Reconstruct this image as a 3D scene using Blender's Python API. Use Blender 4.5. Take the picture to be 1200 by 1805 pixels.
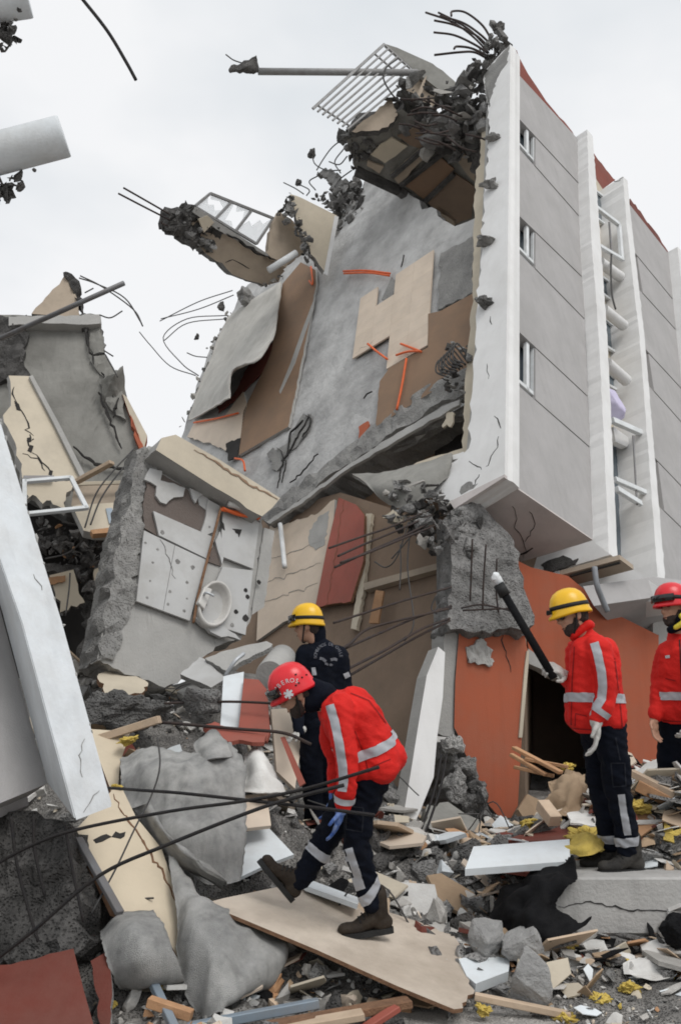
import bpy, bmesh, math, random
from math import radians, sin, cos, pi, sqrt
from mathutils import Vector, Matrix, noise
from mathutils.bvhtree import BVHTree
S = bpy.context.scene
for o in list(bpy.data.objects): bpy.data.objects.remove(o)
C = S.collection
# ------------------------------------------------------------------ camera, sky, sun, exposure
F, CX, CY = 1600.0, 600.0, 902.5
PITCH = radians(12.3)
CAM = Vector((0, 0, 1.6))
RT, FW, UPV = Vector((1, 0, 0)), Vector((0, cos(PITCH), sin(PITCH))), Vector((0, -sin(PITCH), cos(PITCH)))
cd = bpy.data.cameras.new('camera'); cam = bpy.data.objects.new('camera', cd); C.objects.link(cam)
cam.location = CAM; cam.rotation_euler = (pi / 2 + PITCH, 0, 0)
cd.sensor_fit = 'VERTICAL'; cd.sensor_height = 36; cd.lens = 36 * F / 1805; cd.clip_start = 0.05; cd.clip_end = 2000
S.camera = cam
SUN_EL, SUN_ROT = radians(54), radians(142)      # behind the camera, to its right, thinly veiled
wd = bpy.data.worlds.new('World'); S.world = wd; wd.use_nodes = True
nt = wd.node_tree; nt.nodes.clear()
def wn(t, **k):
    n = nt.nodes.new(t)
    for a, b in k.items(): setattr(n, a, b)
    return n
sky = wn('ShaderNodeTexSky', sky_type='NISHITA', sun_disc=False, sun_elevation=SUN_EL, sun_rotation=SUN_ROT)
b1 = wn('ShaderNodeBackground'); b1.inputs[1].default_value = 0.1; nt.links.new(sky.outputs[0], b1.inputs[0])
tc = wn('ShaderNodeTexCoord')
mp = wn('ShaderNodeMapping'); mp.inputs['Scale'].default_value = (1, 1, 1.8); nt.links.new(tc.outputs['Generated'], mp.inputs[0])
nz = wn('ShaderNodeTexNoise'); nz.inputs['Scale'].default_value = 1.7; nz.inputs['Detail'].default_value = 5; nz.inputs['Roughness'].default_value = 0.5
nt.links.new(mp.outputs[0], nz.inputs[0])
cr = wn('ShaderNodeValToRGB'); nt.links.new(nz.outputs[0], cr.inputs[0])
cr.color_ramp.elements[0].position = 0.36; cr.color_ramp.elements[0].color = (0.70, 0.75, 0.79, 1)
cr.color_ramp.elements[1].position = 0.60; cr.color_ramp.elements[1].color = (0.97, 0.975, 0.985, 1)
b2 = wn('ShaderNodeBackground'); b2.inputs[1].default_value = 1.0; nt.links.new(cr.outputs[0], b2.inputs[0])
mx = wn('ShaderNodeMixShader'); mx.inputs[0].default_value = 0.93
nt.links.new(b1.outputs[0], mx.inputs[1]); nt.links.new(b2.outputs[0], mx.inputs[2])
wo = wn('ShaderNodeOutputWorld'); nt.links.new(mx.outputs[0], wo.inputs[0])
sl = bpy.data.lights.new('sun', 'SUN'); sl.energy = 1.5; sl.angle = radians(28); sl.color = (1, 0.975, 0.94)
so = bpy.data.objects.new('sun', sl); C.objects.link(so)
so.rotation_euler = (radians(36), 0, radians(38))
S.view_settings.view_transform = 'Standard'; S.view_settings.look = 'None'
S.view_settings.exposure = 0.0; S.view_settings.gamma = 1.0
S.cycles.max_bounces = 6; S.cycles.diffuse_bounces = 2; S.cycles.filter_width = 1.8
# ------------------------------------------------------------------ geometry helpers
def ray(x, y): return FW + RT * ((x - CX) / F) - UPV * ((y - CY) / F)
def P(x, y, d): return CAM + ray(x, y) * d
class Plane:
    def __init__(s, p, n): s.p = Vector(p); s.n = Vector(n).normalized(); s.n = -s.n if s.n.dot(s.p - CAM) > 0 else s.n
    def on(s, x, y):
        r = ray(x, y); return CAM + r * ((s.p - CAM).dot(s.n) / r.dot(s.n))
    def off(s, k): return Plane(s.p + s.n * k, s.n)
def plane3(a, b, c):
    a, b, c = P(*a), P(*b), P(*c); return Plane(a, (b - a).cross(c - a))
def cam2w(v): return RT * v[0] - UPV * v[1] + FW * v[2]
# the toppled block's own axes, from the vanishing points of its edges
AU = cam2w((0.68397603, 0.48822787, 0.54204275)); AV = cam2w((0.10105461, -0.79927595, 0.59240689)); AW = cam2w((-0.72247129, 0.35041619, 0.59602327))
AO = P(912, 862, 11.0)
def BL(u, v, w): return AO + AU * u + AV * v + AW * w
def BP(ax, k):
    n = {'u': AU, 'v': AV, 'w': AW}[ax]; return Plane(AO + n * k, n)
def uvw(p):
    d = p - AO; return Vector((d.dot(AU), d.dot(AV), d.dot(AW)))
def frame(n):
    t = Vector((0, 0, 1)) if abs(n.z) < 0.9 else Vector((1, 0, 0))
    a = t.cross(n).normalized(); return a, n.cross(a)
MESH = {}
def tag(o, label=None, cat=None, group=None, kind=None):
    if label: o['label'] = label
    if cat: o['category'] = cat
    if group: o['group'] = group
    if kind: o['kind'] = kind
    return o
def thing(name, label, cat, loc, group=None):
    o = bpy.data.objects.new(name, None); C.objects.link(o); o.location = loc; o.empty_display_size = .2
    return tag(o, label, cat, group)
def root_loc(o):
    p = Vector((0, 0, 0))
    while o is not None: p = p + o.location; o = o.parent
    return p
def link(name, me, mats, parent=None, rebase=True):
    o = bpy.data.objects.new(name, me); C.objects.link(o)
    for m in (mats if isinstance(mats, (list, tuple)) else [mats]): me.materials.append(MAT[m] if isinstance(m, str) else m)
    if parent is not None:
        me.transform(Matrix.Translation(-root_loc(parent))); o.parent = parent
    elif rebase and len(me.vertices):
        xs = [v.co for v in me.vertices]
        c = Vector(((min(v.x for v in xs) + max(v.x for v in xs)) / 2, (min(v.y for v in xs) + max(v.y for v in xs)) / 2, min(v.z for v in xs)))
        me.transform(Matrix.Translation(-c)); o.location = c
    me.update(); return o
def obj(name, bm, mats, parent=None, smooth=False):
    bmesh.ops.recalc_face_normals(bm, faces=bm.faces)
    me = bpy.data.meshes.new(name); bm.to_mesh(me); bm.free()
    if smooth:
        me.shade_smooth() if hasattr(me, 'shade_smooth') else None
    return link(name, me, mats, parent)
def pyobj(name, V, Fc, mats, parent=None, smooth=False, midx=None):
    me = bpy.data.meshes.new(name); me.from_pydata([tuple(v) for v in V], [], Fc)
    if midx: me.polygons.foreach_set('material_index', midx)
    if smooth: me.polygons.foreach_set('use_smooth', [True] * len(Fc))
    return link(name, me, mats, parent)
def jag_poly(pts, n, amp, step, rnd, edges=None):
    out = []; N = len(pts)
    for i in range(N):
        a, b = pts[i], pts[(i + 1) % N]; out.append(a)
        if edges is not None and i not in edges: continue
        L = (b - a).length; k = int(L / step)
        if k < 2: continue
        t = (b - a).normalized(); s = n.cross(t)
        for j in range(1, k):
            q = (j + rnd.uniform(-.3, .3)) / k
            out.append(a.lerp(b, q) + s * rnd.gauss(0, amp) )
    return out
SEED = [1]
def plate(name, poly, pl=None, thick=0.1, mats='concrete', parent=None, jag=None, edges=None, relief=None, smooth=False, seed=None):
    """a slab: outline on a plane in the scene, real thickness behind it; second material = its broken sides"""
    SEED[0] += 1; rnd = random.Random(seed or SEED[0])
    pts = [pl.on(*p) if len(p) == 2 else Vector(p) for p in poly]
    n = pl.n if pl else (pts[1] - pts[0]).cross(pts[2] - pts[0]).normalized()
    if not pl and n.dot(pts[0] - CAM) > 0: n = -n
    if jag: pts = jag_poly(pts, n, jag[0], jag[1], rnd, edges)
    bm = bmesh.new(); bk = [bm.verts.new(p - n * thick) for p in pts]
    f = bm.faces.new(bk)
    if relief:
        bmesh.ops.triangulate(bm, faces=[f])
        for _ in range(6):
            lg = [e for e in bm.edges if e.calc_length() > relief[1]]
            if not lg: break
            bmesh.ops.subdivide_edges(bm, edges=lg, cuts=1)
            bmesh.ops.triangulate(bm, faces=[q for q in bm.faces if len(q.verts) > 3])
    r = bmesh.ops.extrude_face_region(bm, geom=list(bm.faces))
    fv = [g for g in r['geom'] if isinstance(g, bmesh.types.BMVert)]
    for v in fv:
        v.co += n * thick
        if relief:
            q = v.co * relief[2] if len(relief) > 2 else v.co * 3.0
            v.co += n * (noise.fractal(q, 1.0, 2.0, 4) * relief[0])
    if not isinstance(mats, (list, tuple)): mats = [mats]
    if jag and thick > .18 and len(mats) > 1:
        fs = set(fv); ve = [e for e in bm.edges if (e.verts[0] in fs) != (e.verts[1] in fs)]
        bmesh.ops.subdivide_edges(bm, edges=ve, cuts=max(2, min(6, int(thick / .09))), use_grid_fill=True)
        for v in bm.verts:
            dd_ = (v.co - pts[0]).dot(n)
            if -.93 * thick < dd_ < -max(.03, relief[0] * 1.3 if relief else 0): v.co += Vector((noise.noise(v.co * 7), noise.noise(v.co * 7 + Vector((9, 0, 0))), noise.noise(v.co * 7 + Vector((0, 9, 0))))) * jag[0] * 2.6
    if len(mats) > 1:
        bm.normal_update()
        for q in bm.faces:
            if abs(q.normal.dot(n)) < 0.6 and not (relief and all(v in fv for v in q.verts)): q.material_index = 1
    return obj(name, bm, mats, parent, smooth)
def box8(name, c8, mats, parent=None, bevel=0.0, seg=1):
    bm = bmesh.new(); v = [bm.verts.new(p) for p in c8]
    for q in ((0, 1, 2, 3), (4, 5, 6, 7), (0, 1, 5, 4), (1, 2, 6, 5), (2, 3, 7, 6), (3, 0, 4, 7)): bm.faces.new([v[i] for i in q])
    if bevel:
        bmesh.ops.recalc_face_normals(bm, faces=bm.faces)
        bmesh.ops.bevel(bm, geom=list(bm.edges), offset=bevel, segments=seg, affect='EDGES', profile=.5)
    return obj(name, bm, mats, parent)
def bbox(name, u, v, w, mats, parent=None, bevel=0.012):
    c = [BL(a, b, d) for d in w for (a, b) in ((u[0], v[0]), (u[1], v[0]), (u[1], v[1]), (u[0], v[1]))]
    return box8(name, c, mats, parent, bevel)
def bar(name, a, b, w, h, mats, parent=None, up=Vector((0, 0, 1)), bevel=0.004):
    a, b = Vector(a), Vector(b); t = (b - a).normalized(); s = t.cross(up)
    if s.length < .05: s = t.cross(Vector((0, 1, 0)))
    s.normalize(); q = s.cross(t)
    c = [p + s * (i * w / 2) + q * (j * h / 2) for p in (a, b) for (i, j) in ((-1, -1), (1, -1), (1, 1), (-1, 1))]
    return box8(name, c, mats, parent, bevel)
def crom(pts, k=6):
    p = [Vector(q) for q in pts]
    if len(p) < 3: return p
    p = [p[0] * 2 - p[1]] + p + [p[-1] * 2 - p[-2]]; out = []
    for i in range(1, len(p) - 2):
        for j in range(k):
            t = j / k; a, b, c, d = p[i - 1:i + 3]
            out.append(.5 * ((2 * b) + (c - a) * t + (2 * a - 5 * b + 4 * c - d) * t * t + (3 * b - a - 3 * c + d) * t ** 3))
    out.append(p[-2]); return out
def tube_geo(pts, r, n=7, cap=True):
    V, Fc = [], []; s = None
    for i, p in enumerate(pts):
        t = (pts[min(i + 1, len(pts) - 1)] - pts[max(i - 1, 0)]).normalized()
        if s is None: s = frame(t)[0]
        s = (s - t * s.dot(t)).normalized(); q = t.cross(s)
        rr = r[i] if isinstance(r, (list, tuple)) else r
        for k in range(n):
            a = 2 * pi * k / n; V.append(p + (s * cos(a) + q * sin(a)) * rr)
    m = len(pts)
    for i in range(m - 1):
        for k in range(n): Fc.append((i * n + k, i * n + (k + 1) % n, (i + 1) * n + (k + 1) % n, (i + 1) * n + k))
    if cap: Fc.append(tuple(range(n))[::-1]); Fc.append(tuple(range((m - 1) * n, m * n)))
    return V, Fc
def tube(name, pts, r, mat, parent=None, n=7, curve=True):
    pts = crom(pts) if curve else [Vector(p) for p in pts]
    V, Fc = tube_geo(pts, r, n); return pyobj(name, V, Fc, mat, parent, True)
def merge(parts):
    V, Fc = [], []
    for v, f in parts:
        k = len(V); V += v; Fc += [tuple(i + k for i in q) for q in f]
    return V, Fc
def tpx(name, px, r, mat, parent=None, n=7):      # px: (x, y, depth)
    return tube(name, [P(*q) for q in px], r, mat, parent, n)
# chunk templates
def hull(rnd, n=11, sq=(1, 1, 1), bumpy=0):
    bm = bmesh.new()
    for _ in range(n):
        v = Vector((rnd.gauss(0, 1), rnd.gauss(0, 1), rnd.gauss(0, 1))).normalized() * rnd.uniform(.75, 1.05)
        bm.verts.new((v.x * sq[0], v.y * sq[1], v.z * sq[2]))
    r = bmesh.ops.convex_hull(bm, input=bm.verts)
    bmesh.ops.delete(bm, geom=[v for v in bm.verts if not v.link_faces], context='VERTS')
    if bumpy:
        bmesh.ops.triangulate(bm, faces=list(bm.faces))
        bmesh.ops.subdivide_edges(bm, edges=list(bm.edges), cuts=1, use_grid_fill=True); o_ = Vector((rnd.random() * 50, 0, 0))
        for v in bm.verts: v.co += v.co * (noise.noise(v.co * 2.3 + o_) * bumpy)
    bm.verts.index_update()
    g = ([v.co.copy() for v in bm.verts], [tuple(v.index for v in f.verts) for f in bm.faces]); bm.free(); return g
_r = random.Random(5)
CH = [hull(_r, _r.choice((9, 12, 15)), (_r.uniform(.7, 1), _r.uniform(.55, .9), _r.uniform(.45, .9)), .34) for _ in range(14)] + [hull(_r, 10, (1, .7, .16), .2) for _ in range(8)] + [hull(_r, 9, (1, .25, .18)) for _ in range(5)]
def shard(rnd):
    n = rnd.choice((4, 4, 5, 6)); a = rnd.uniform(.3, .9); ps = []
    for i in range(n):
        t = 2 * pi * (i + rnd.uniform(-.25, .25)) / n; ps.append((cos(t) * rnd.uniform(.7, 1.1), sin(t) * a * rnd.uniform(.7, 1.1)))
    h = rnd.uniform(.02, .06)
    return ([Vector((x, y, z)) for z in (-h, h) for x, y in ps], [tuple(range(n))[::-1], tuple(range(n, 2 * n))] + [(i, (i + 1) % n, n + (i + 1) % n, n + i) for i in range(n)])
CH += [shard(_r) for _ in range(16)]
SHARD = range(27, 43)
FLAT = range(14, 22); LONG = range(22, 27); BLK = range(0, 14)
def rrot(rnd): return Matrix.Rotation(rnd.uniform(0, 6.28), 3, Vector((rnd.gauss(0, 1), rnd.gauss(0, 1), rnd.gauss(0, 1))).normalized())
def cluster(name, centers, mats, parent=None, seed=1, kinds=None, label=None, weights=None, tilt=False):
    """many small broken pieces nobody could count, one object; centers: (point, size)"""
    rnd = random.Random(seed); V, Fc, mi = [], [], []; kinds = list(kinds or range(27))
    for p, s in centers:
        ki = rnd.choice(kinds); v, f = CH[ki]; k = len(V)
        R = (Matrix.Rotation(rnd.gauss(0, .38), 3, 'X') @ Matrix.Rotation(rnd.gauss(0, .38), 3, 'Y') @ Matrix.Rotation(rnd.uniform(0, 6.28), 3, 'Z')) if (ki >= 14 and tilt) else rrot(rnd)
        V += [p + R @ (q * s) for q in v]; Fc += [tuple(i + k for i in q) for q in f]
        m = rnd.choices(range(len(mats)), weights)[0] if len(mats) > 1 else 0
        mi += [m] * len(f)
    o = pyobj(name, V, Fc, mats, parent, False, mi); o['kind'] = 'stuff'
    return o
def blobpts(pl_or_d, poly, n, smin, smax, seed, spread=.15):
    """points scattered over a pixel outline on a plane, spread along its normal"""
    rnd = random.Random(seed); xs = [p[0] for p in poly]; ys = [p[1] for p in poly]; out = []
    while len(out) < n:
        x, y = rnd.uniform(min(xs), max(xs)), rnd.uniform(min(ys), max(ys))
        if not inpoly(x, y, poly): continue
        p = pl_or_d.on(x, y) + pl_or_d.n * rnd.uniform(-spread, spread)
        out.append((p, smin + (smax - smin) * rnd.random() ** 2.2))
    return out
def inpoly(x, y, poly):
    c = False; j = len(poly) - 1
    for i in range(len(poly)):
        (xi, yi), (xj, yj) = poly[i], poly[j]
        if (yi > y) != (yj > y) and x < (xj - xi) * (y - yi) / (yj - yi) + xi: c = not c
        j = i
    return c
def rock(name, c, size, seed, mat, parent=None, sub=3, amp=.09, rot=True, n=12, fq=2.2):
    rnd = random.Random(seed); v, f = hull(rnd, n)
    R = rrot(rnd) if rot else Matrix.Identity(3)
    bm = bmesh.new(); vs = [bm.verts.new(q) for q in v]
    for q in f: bm.faces.new([vs[i] for i in q])
    bmesh.ops.triangulate(bm, faces=list(bm.faces))
    for _ in range(sub):
        bmesh.ops.subdivide_edges(bm, edges=list(bm.edges), cuts=1, use_grid_fill=True)
    bmesh.ops.smooth_vert(bm, verts=bm.verts, factor=.5, use_axis_x=True, use_axis_y=True, use_axis_z=True)
    off = Vector((seed * 3.1, seed * 1.7, 0))
    for q in bm.verts:
        d = q.co.normalized(); q.co += d * (noise.fractal(q.co * fq + off, .9, 2.1, 5) * amp * 1.4)
        w = R @ q.co; q.co = Vector((w.x * size[0], w.y * size[1], w.z * size[2])) + Vector(c)
    return obj(name, bm, mat, parent, False)
def sheet(name, rows, mat, parent=None, k=6, nz=.0, fq=3.0, thick=.004, seed=0, wr=0):
    """cloth or bent board through rows of 3D points (smooth both ways)"""
    a = [crom(r, k) for r in rows]; cols = list(zip(*a)); b = [crom(list(c), k) for c in cols]
    nu, nv = len(b), len(b[0]); G = [[b[i][j].copy() for j in range(nv)] for i in range(nu)]
    N = [[None] * nv for _ in range(nu)]
    for i in range(nu):
        for j in range(nv):
            du = b[min(i + 1, nu - 1)][j] - b[max(i - 1, 0)][j]; dv = b[i][min(j + 1, nv - 1)] - b[i][max(j - 1, 0)]
            N[i][j] = du.cross(dv).normalized() if du.cross(dv).length > 1e-9 else Vector((0, 0, 1))
    off = Vector((seed * 7.3, seed, 2))
    for i in range(nu):
        for j in range(nv):
            h = noise.fractal(G[i][j] * fq + off, 1, 2, 3) * nz if nz else 0
            if wr: h += (abs(noise.noise(Vector((G[i][j].x * 7, G[i][j].y * 3, G[i][j].z * .8)) + off)) + .2 * abs(noise.noise(Vector((G[i][j].x * 16, G[i][j].y * 10, G[i][j].z * 3)) + off)) - .3) * wr
            G[i][j] = G[i][j] + N[i][j] * h
    if wr:
        rn = random.Random(seed)
        for i in range(nu):
            for j in range(nv):
                if i in (0, nu - 1) or j in (0, nv - 1):
                    c_ = G[min(max(i, 1), nu - 2)][min(max(j, 1), nv - 2)]; G[i][j] = G[i][j].lerp(c_, rn.uniform(-.25, .35))
    V = [G[i][j] for i in range(nu) for j in range(nv)] + [G[i][j] - N[i][j] * thick for i in range(nu) for j in range(nv)]
    o = nu * nv; Fc = []
    for i in range(nu - 1):
        for j in range(nv - 1):
            q = (i * nv + j, i * nv + j + 1, (i + 1) * nv + j + 1, (i + 1) * nv + j); Fc.append(q); Fc.append(tuple(t + o for t in q[::-1]))
    for i in range(nu - 1):
        for j in (0, nv - 1): Fc.append((i * nv + j, (i + 1) * nv + j, (i + 1) * nv + j + o, i * nv + j + o))
    for j in range(nv - 1):
        for i in (0, nu - 1): Fc.append((i * nv + j, i * nv + j + 1, i * nv + j + 1 + o, i * nv + j + o))
    return pyobj(name, V, Fc, mat, parent, True)
def crack(name, px, pl, wmax, mat, parent, seed=0, lift=.004):
    """a jagged split in a surface: thin dark wedge along a line"""
    rnd = random.Random(seed + len(px)); pts = []
    for a, b in zip(px, px[1:]):
        k = max(2, int(math.hypot(b[0] - a[0], b[1] - a[1]) / 7))
        for j in range(k): pts.append((a[0] + (b[0] - a[0]) * j / k + rnd.gauss(0, 1.6), a[1] + (b[1] - a[1]) * j / k + rnd.gauss(0, 1.6)))
    pts.append(px[-1]); q = [pl.off(lift).on(*p) for p in pts]; L, R = [], []
    for i, p in enumerate(q):
        t = (q[min(i + 1, len(q) - 1)] - q[max(i - 1, 0)]).normalized(); s = pl.n.cross(t)
        w = wmax * (.25 + .75 * sin(pi * (i + .5) / len(q))) * rnd.uniform(.4, 1) * .5
        L.append(p + s * w); R.append(p - s * w)
    n = len(q); V = L + R + [v - pl.n * (lift * .8) for v in L + R]
    Fc = []
    for i in range(n - 1):
        Fc += [(i, i + 1, n + i + 1, n + i), (i, 2 * n + i, 2 * n + i + 1, i + 1), (n + i, n + i + 1, 3 * n + i + 1, 3 * n + i)]
    return pyobj(name, V, Fc, mat, parent)
# ------------------------------------------------------------------ materials
MAT = {}
def mk(name, col, col2=None, scale=4, rough=.85, bump=.25, bscale=40, dirt=None, metal=0, spec=.3, rnd=0, streak=0, pits=0, alpha=1, trans=0, coat=0, sheen=0):
    m = bpy.data.materials.new(name); m.use_nodes = True; t = m.node_tree; N = t.nodes; L = t.links
    b = N['Principled BSDF']; MAT[name] = m
    tc = N.new('ShaderNodeTexCoord'); co = tc.outputs['Object']
    def noi(s, det=6, ro=.6, vec=None):
        n = N.new('ShaderNodeTexNoise'); n.inputs['Scale'].default_value = s; n.inputs['Detail'].default_value = det; n.inputs['Roughness'].default_value = ro
        L.new(vec or co, n.inputs['Vector']); return n.outputs[0]
    def rmp(x, a, b):
        r = N.new('ShaderNodeMapRange'); r.inputs[1].default_value = a; r.inputs[2].default_value = b; L.new(x, r.inputs[0]); r.clamp = True; return r.outputs[0]
    def mix(fac, a, bb, mode='MIX'):
        x = N.new('ShaderNodeMix'); x.data_type = 'RGBA'; x.blend_type = mode
        for i, q in ((0, fac), (6, a), (7, bb)):
            if isinstance(q, (int, float)): x.inputs[i].default_value = q
            elif isinstance(q, tuple): x.inputs[i].default_value = q if len(q) == 4 else (*q, 1)
            else: L.new(q, x.inputs[i])
        return x.outputs[2]
    c = (*col, 1)
    col2 = col2 or tuple(v * .8 for v in col)
    out = mix(rmp(noi(scale), .3, .7), c, (*col2, 1))
    if dirt:
        dc, amt, ds = dirt; d = rmp(noi(ds, 9, .68), .42, .72)
        mm = N.new('ShaderNodeMath'); mm.operation = 'MULTIPLY'; L.new(d, mm.inputs[0]); mm.inputs[1].default_value = amt
        out = mix(mm.outputs[0], out, (*dc, 1))
    if streak:
        mpn = N.new('ShaderNodeMapping'); mpn.inputs['Scale'].default_value = (9, 9, .7); L.new(co, mpn.inputs[0])
        s = rmp(noi(1.0, 6, .6, mpn.outputs[0]), .5, .8); mm = N.new('ShaderNodeMath'); mm.operation = 'MULTIPLY'; L.new(s, mm.inputs[0]); mm.inputs[1].default_value = streak
        out = mix(mm.outputs[0], out, tuple(v * .45 for v in col))
    bh = noi(bscale, 8, .65)
    if pits:
        vo = N.new('ShaderNodeTexVoronoi'); vo.inputs['Scale'].default_value = pits; L.new(co, vo.inputs['Vector'])
        pr = rmp(vo.outputs['Distance'], .05, .5)
        out = mix(pr, mix(.28, out, (0.02, 0.02, 0.02, 1)), out)
        mm = N.new('ShaderNodeMath'); mm.operation = 'ADD'; L.new(bh, mm.inputs[0]); L.new(pr, mm.inputs[1]); bh = mm.outputs[0]
    if rnd:
        oi = N.new('ShaderNodeObjectInfo'); hs = N.new('ShaderNodeHueSaturation'); L.new(out, hs.inputs['Color'])
        r = N.new('ShaderNodeMapRange'); ge = N.new('ShaderNodeNewGeometry'); ad = N.new('ShaderNodeMath'); ad.operation = 'ADD'; L.new(oi.outputs['Random'], ad.inputs[0]); L.new(ge.outputs['Random Per Island'], ad.inputs[1]); fr_ = N.new('ShaderNodeMath'); fr_.operation = 'FRACT'; L.new(ad.outputs[0], fr_.inputs[0]); L.new(fr_.outputs[0], r.inputs[0]); r.inputs[3].default_value = 1 - rnd; r.inputs[4].default_value = 1 + rnd; L.new(r.outputs[0], hs.inputs['Value']); out = hs.outputs[0]
    L.new(out, b.inputs['Base Color'])
    if bump:
        bn = N.new('ShaderNodeBump'); bn.inputs['Strength'].default_value = bump; bn.inputs['Distance'].default_value = .02; L.new(bh, bn.inputs['Height']); L.new(bn.outputs[0], b.inputs['Normal'])
    b.inputs['Roughness'].default_value = rough; b.inputs['Metallic'].default_value = metal; b.inputs['Specular IOR Level'].default_value = spec
    b.inputs['Alpha'].default_value = alpha; b.inputs['Transmission Weight'].default_value = trans; b.inputs['Coat Weight'].default_value = coat; b.inputs['Sheen Weight'].default_value = sheen
    return m
DUST = (.33, .31, .28)
mk('white_paint', (.78, .775, .765), (.72, .715, .705), 1.2, .7, .12, 60, ((.46, .44, .41), .28, 1.6), streak=.12)
mk('near_white_paint', (.72, .75, .77), (.64, .67, .69), 3.0, .75, .25, 45, ((.46, .44, .41), .45, 2.6), streak=.3)
mk('facade_grey', (.455, .44, .435), (.40, .388, .382), 2.0, .9, .5, 90, ((.32, .31, .302), .4, 1.1), streak=.2)
mk('soffit', (.62, .57, .55), (.54, .50, .48), 1.5, .9, .2, 50, ((.34, .31, .30), .45, 1.6))
mk('plaster_grey', (.48, .475, .465), (.31, .305, .30), 2.4, .92, 1.0, 14, ((.68, .675, .66), .95, .75), streak=.22)
mk('concrete', (.30, .295, .28), (.20, .195, .19), 3, .92, .6, 30, ((.40, .39, .37), .6, 1.4), pits=45)
mk('concrete_light', (.42, .41, .39), (.33, .325, .31), 2.5, .92, .4, 40, ((.5, .49, .47), .5, 1.8))
mk('concrete_slab_grey', (.27, .265, .245), (.17, .165, .15), 1.2, .9, .35, 30, ((.40, .39, .36), .7, 1.0), streak=.2)
mk('rubble_grey', (.25, .245, .24), (.145, .142, .137), 5, .95, .9, 34, ((.42, .41, .39), .65, 4), pits=60, rnd=.4)
mk('rubble_dark', (.125, .12, .115), (.065, .062, .06), 6, .95, .9, 34, ((.25, .24, .23), .65, 4), pits=55, rnd=.4)
mk('rubble_pale', (.48, .46, .43), (.36, .345, .32), 6, .95, .6, 40, ((.24, .23, .21), .5, 5), rnd=.3)
mk('cream_paint', (.60, .53, .42), (.54, .475, .37), 1.6, .8, .12, 50, ((.36, .32, .26), .45, 2.0), rnd=.06)
mk('beige_paint', (.44, .365, .285), (.38, .31, .24), 1.8, .85, .15, 45, ((.26, .22, .18), .5, 1.8))
mk('tan_tile', (.68, .57, .46), (.62, .515, .41), 3, .6, .06, 30, ((.48, .41, .34), .45, 2.6), rnd=.04)
mk('brown_paint', (.29, .19, .125), (.245, .16, .105), 1.6, .85, .12, 60, ((.20, .15, .115), .5, 1.6))
mk('dark_brown_paint', (.275, .20, .145), (.22, .158, .114), 1.2, .85, .2, 60, ((.15, .115, .088), .5, 1.4), streak=.15)
mk('terracotta', (.43, .118, .06), (.36, .096, .05), 2.2, .85, .2, 70, ((.42, .2, .13), .3, 2.2), streak=.2)
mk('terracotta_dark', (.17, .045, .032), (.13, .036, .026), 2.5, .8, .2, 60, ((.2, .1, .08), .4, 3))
mk('red_door_wood', (.36, .10, .072), (.30, .08, .056), 3, .6, .1, 40, ((.30, .12, .09), .5, 3), streak=.2)
mk('white_tile', (.53, .53, .52), (.46, .46, .455), 1.6, .5, .05, 30, ((.33, .315, .29), .6, 2.2))
mk('tile_bed', (.165, .135, .12), (.115, .095, .085), 4, .95, .6, 40, ((.22, .19, .17), .5, 4))
mk('porcelain', (.60, .585, .555), (.55, .535, .505), 2, .35, .02, 20, ((.36, .33, .30), .5, 7), spec=.45)
mk('aluminium', (.56, .58, .60), (.48, .50, .52), 5, .45, .05, 60, ((.3, .3, .3), .3, 5), metal=.3, spec=.5)
mk('white_frame', (.74, .76, .77), (.68, .70, .70), 4, .5, .05, 60, ((.4, .4, .39), .35, 4))
mk('steel_grey', (.20, .20, .205), (.14, .14, .145), 6, .5, .1, 60, ((.25, .2, .17), .4, 6), metal=.4)
mk('rebar', (.045, .04, .042), (.075, .05, .04), 14, .75, .5, 160, metal=.2)
mk('rebar_near', (.022, .022, .024), (.035, .03, .028), 14, .6, .6, 120, metal=.3)
mk('wire', (.05, .05, .052), (.08, .075, .07), 12, .6, .1, 60)
mk('grey_cable', (.25, .26, .28), (.19, .2, .21), 8, .5, .1, 60)
mk('orange_pipe', (.80, .16, .045), (.66, .12, .035), 6, .5, .1, 40)
mk('painted_darkness', (.045, .042, .04), (.028, .026, .025), 2, .95, .3, 20)  # near-black colour stands in for shade in rooms, holes and gaps
mk('crack_dark', (.045, .042, .04), (.025, .024, .023), 8, .95, .1, 20)
mk('glass_dark', (.10, .13, .15), (.08, .10, .12), 2, .08, 0, 20, spec=.6)
mk('glass_pale', (.9, .93, .95), (.75, .8, .83), 7, .3, .1, 12, alpha=.32, spec=.5)
mk('felt_grey', (.50, .495, .48), (.25, .25, .245), 7, .97, .9, 170, ((.64, .63, .60), .9, 3.2), streak=.8)
mk('felt_pale', (.52, .505, .47), (.40, .385, .355), 2.5, .95, .4, 120, ((.60, .58, .54), .6, 2.2), streak=.25)
mk('chipboard', (.66, .575, .48), (.54, .465, .385), 5, .85, .45, 150, ((.30, .24, .185), .65, 1.9))
mk('chip_edge', (.30, .17, .10), (.18, .10, .06), 18, .95, .8, 90)
mk('cream_board', (.66, .57, .43), (.61, .52, .39), 2, .75, .1, 60, ((.42, .36, .28), .35, 2.4))
mk('white_board', (.70, .74, .76), (.66, .70, .72), 2, .45, .05, 50, ((.45, .43, .4), .35, 4), rnd=.05)
mk('raw_wood', (.50, .29, .16), (.40, .22, .115), 9, .85, .3, 70, ((.26, .16, .10), .4, 5), rnd=.15)
mk('pale_wood', (.58, .45, .33), (.50, .38, .27), 8, .85, .2, 70, ((.32, .25, .19), .45, 5), rnd=.12)
mk('cardboard', (.40, .29, .19), (.34, .24, .155), 4, .9, .2, 60, ((.25, .18, .12), .4, 4), rnd=.1)
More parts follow.
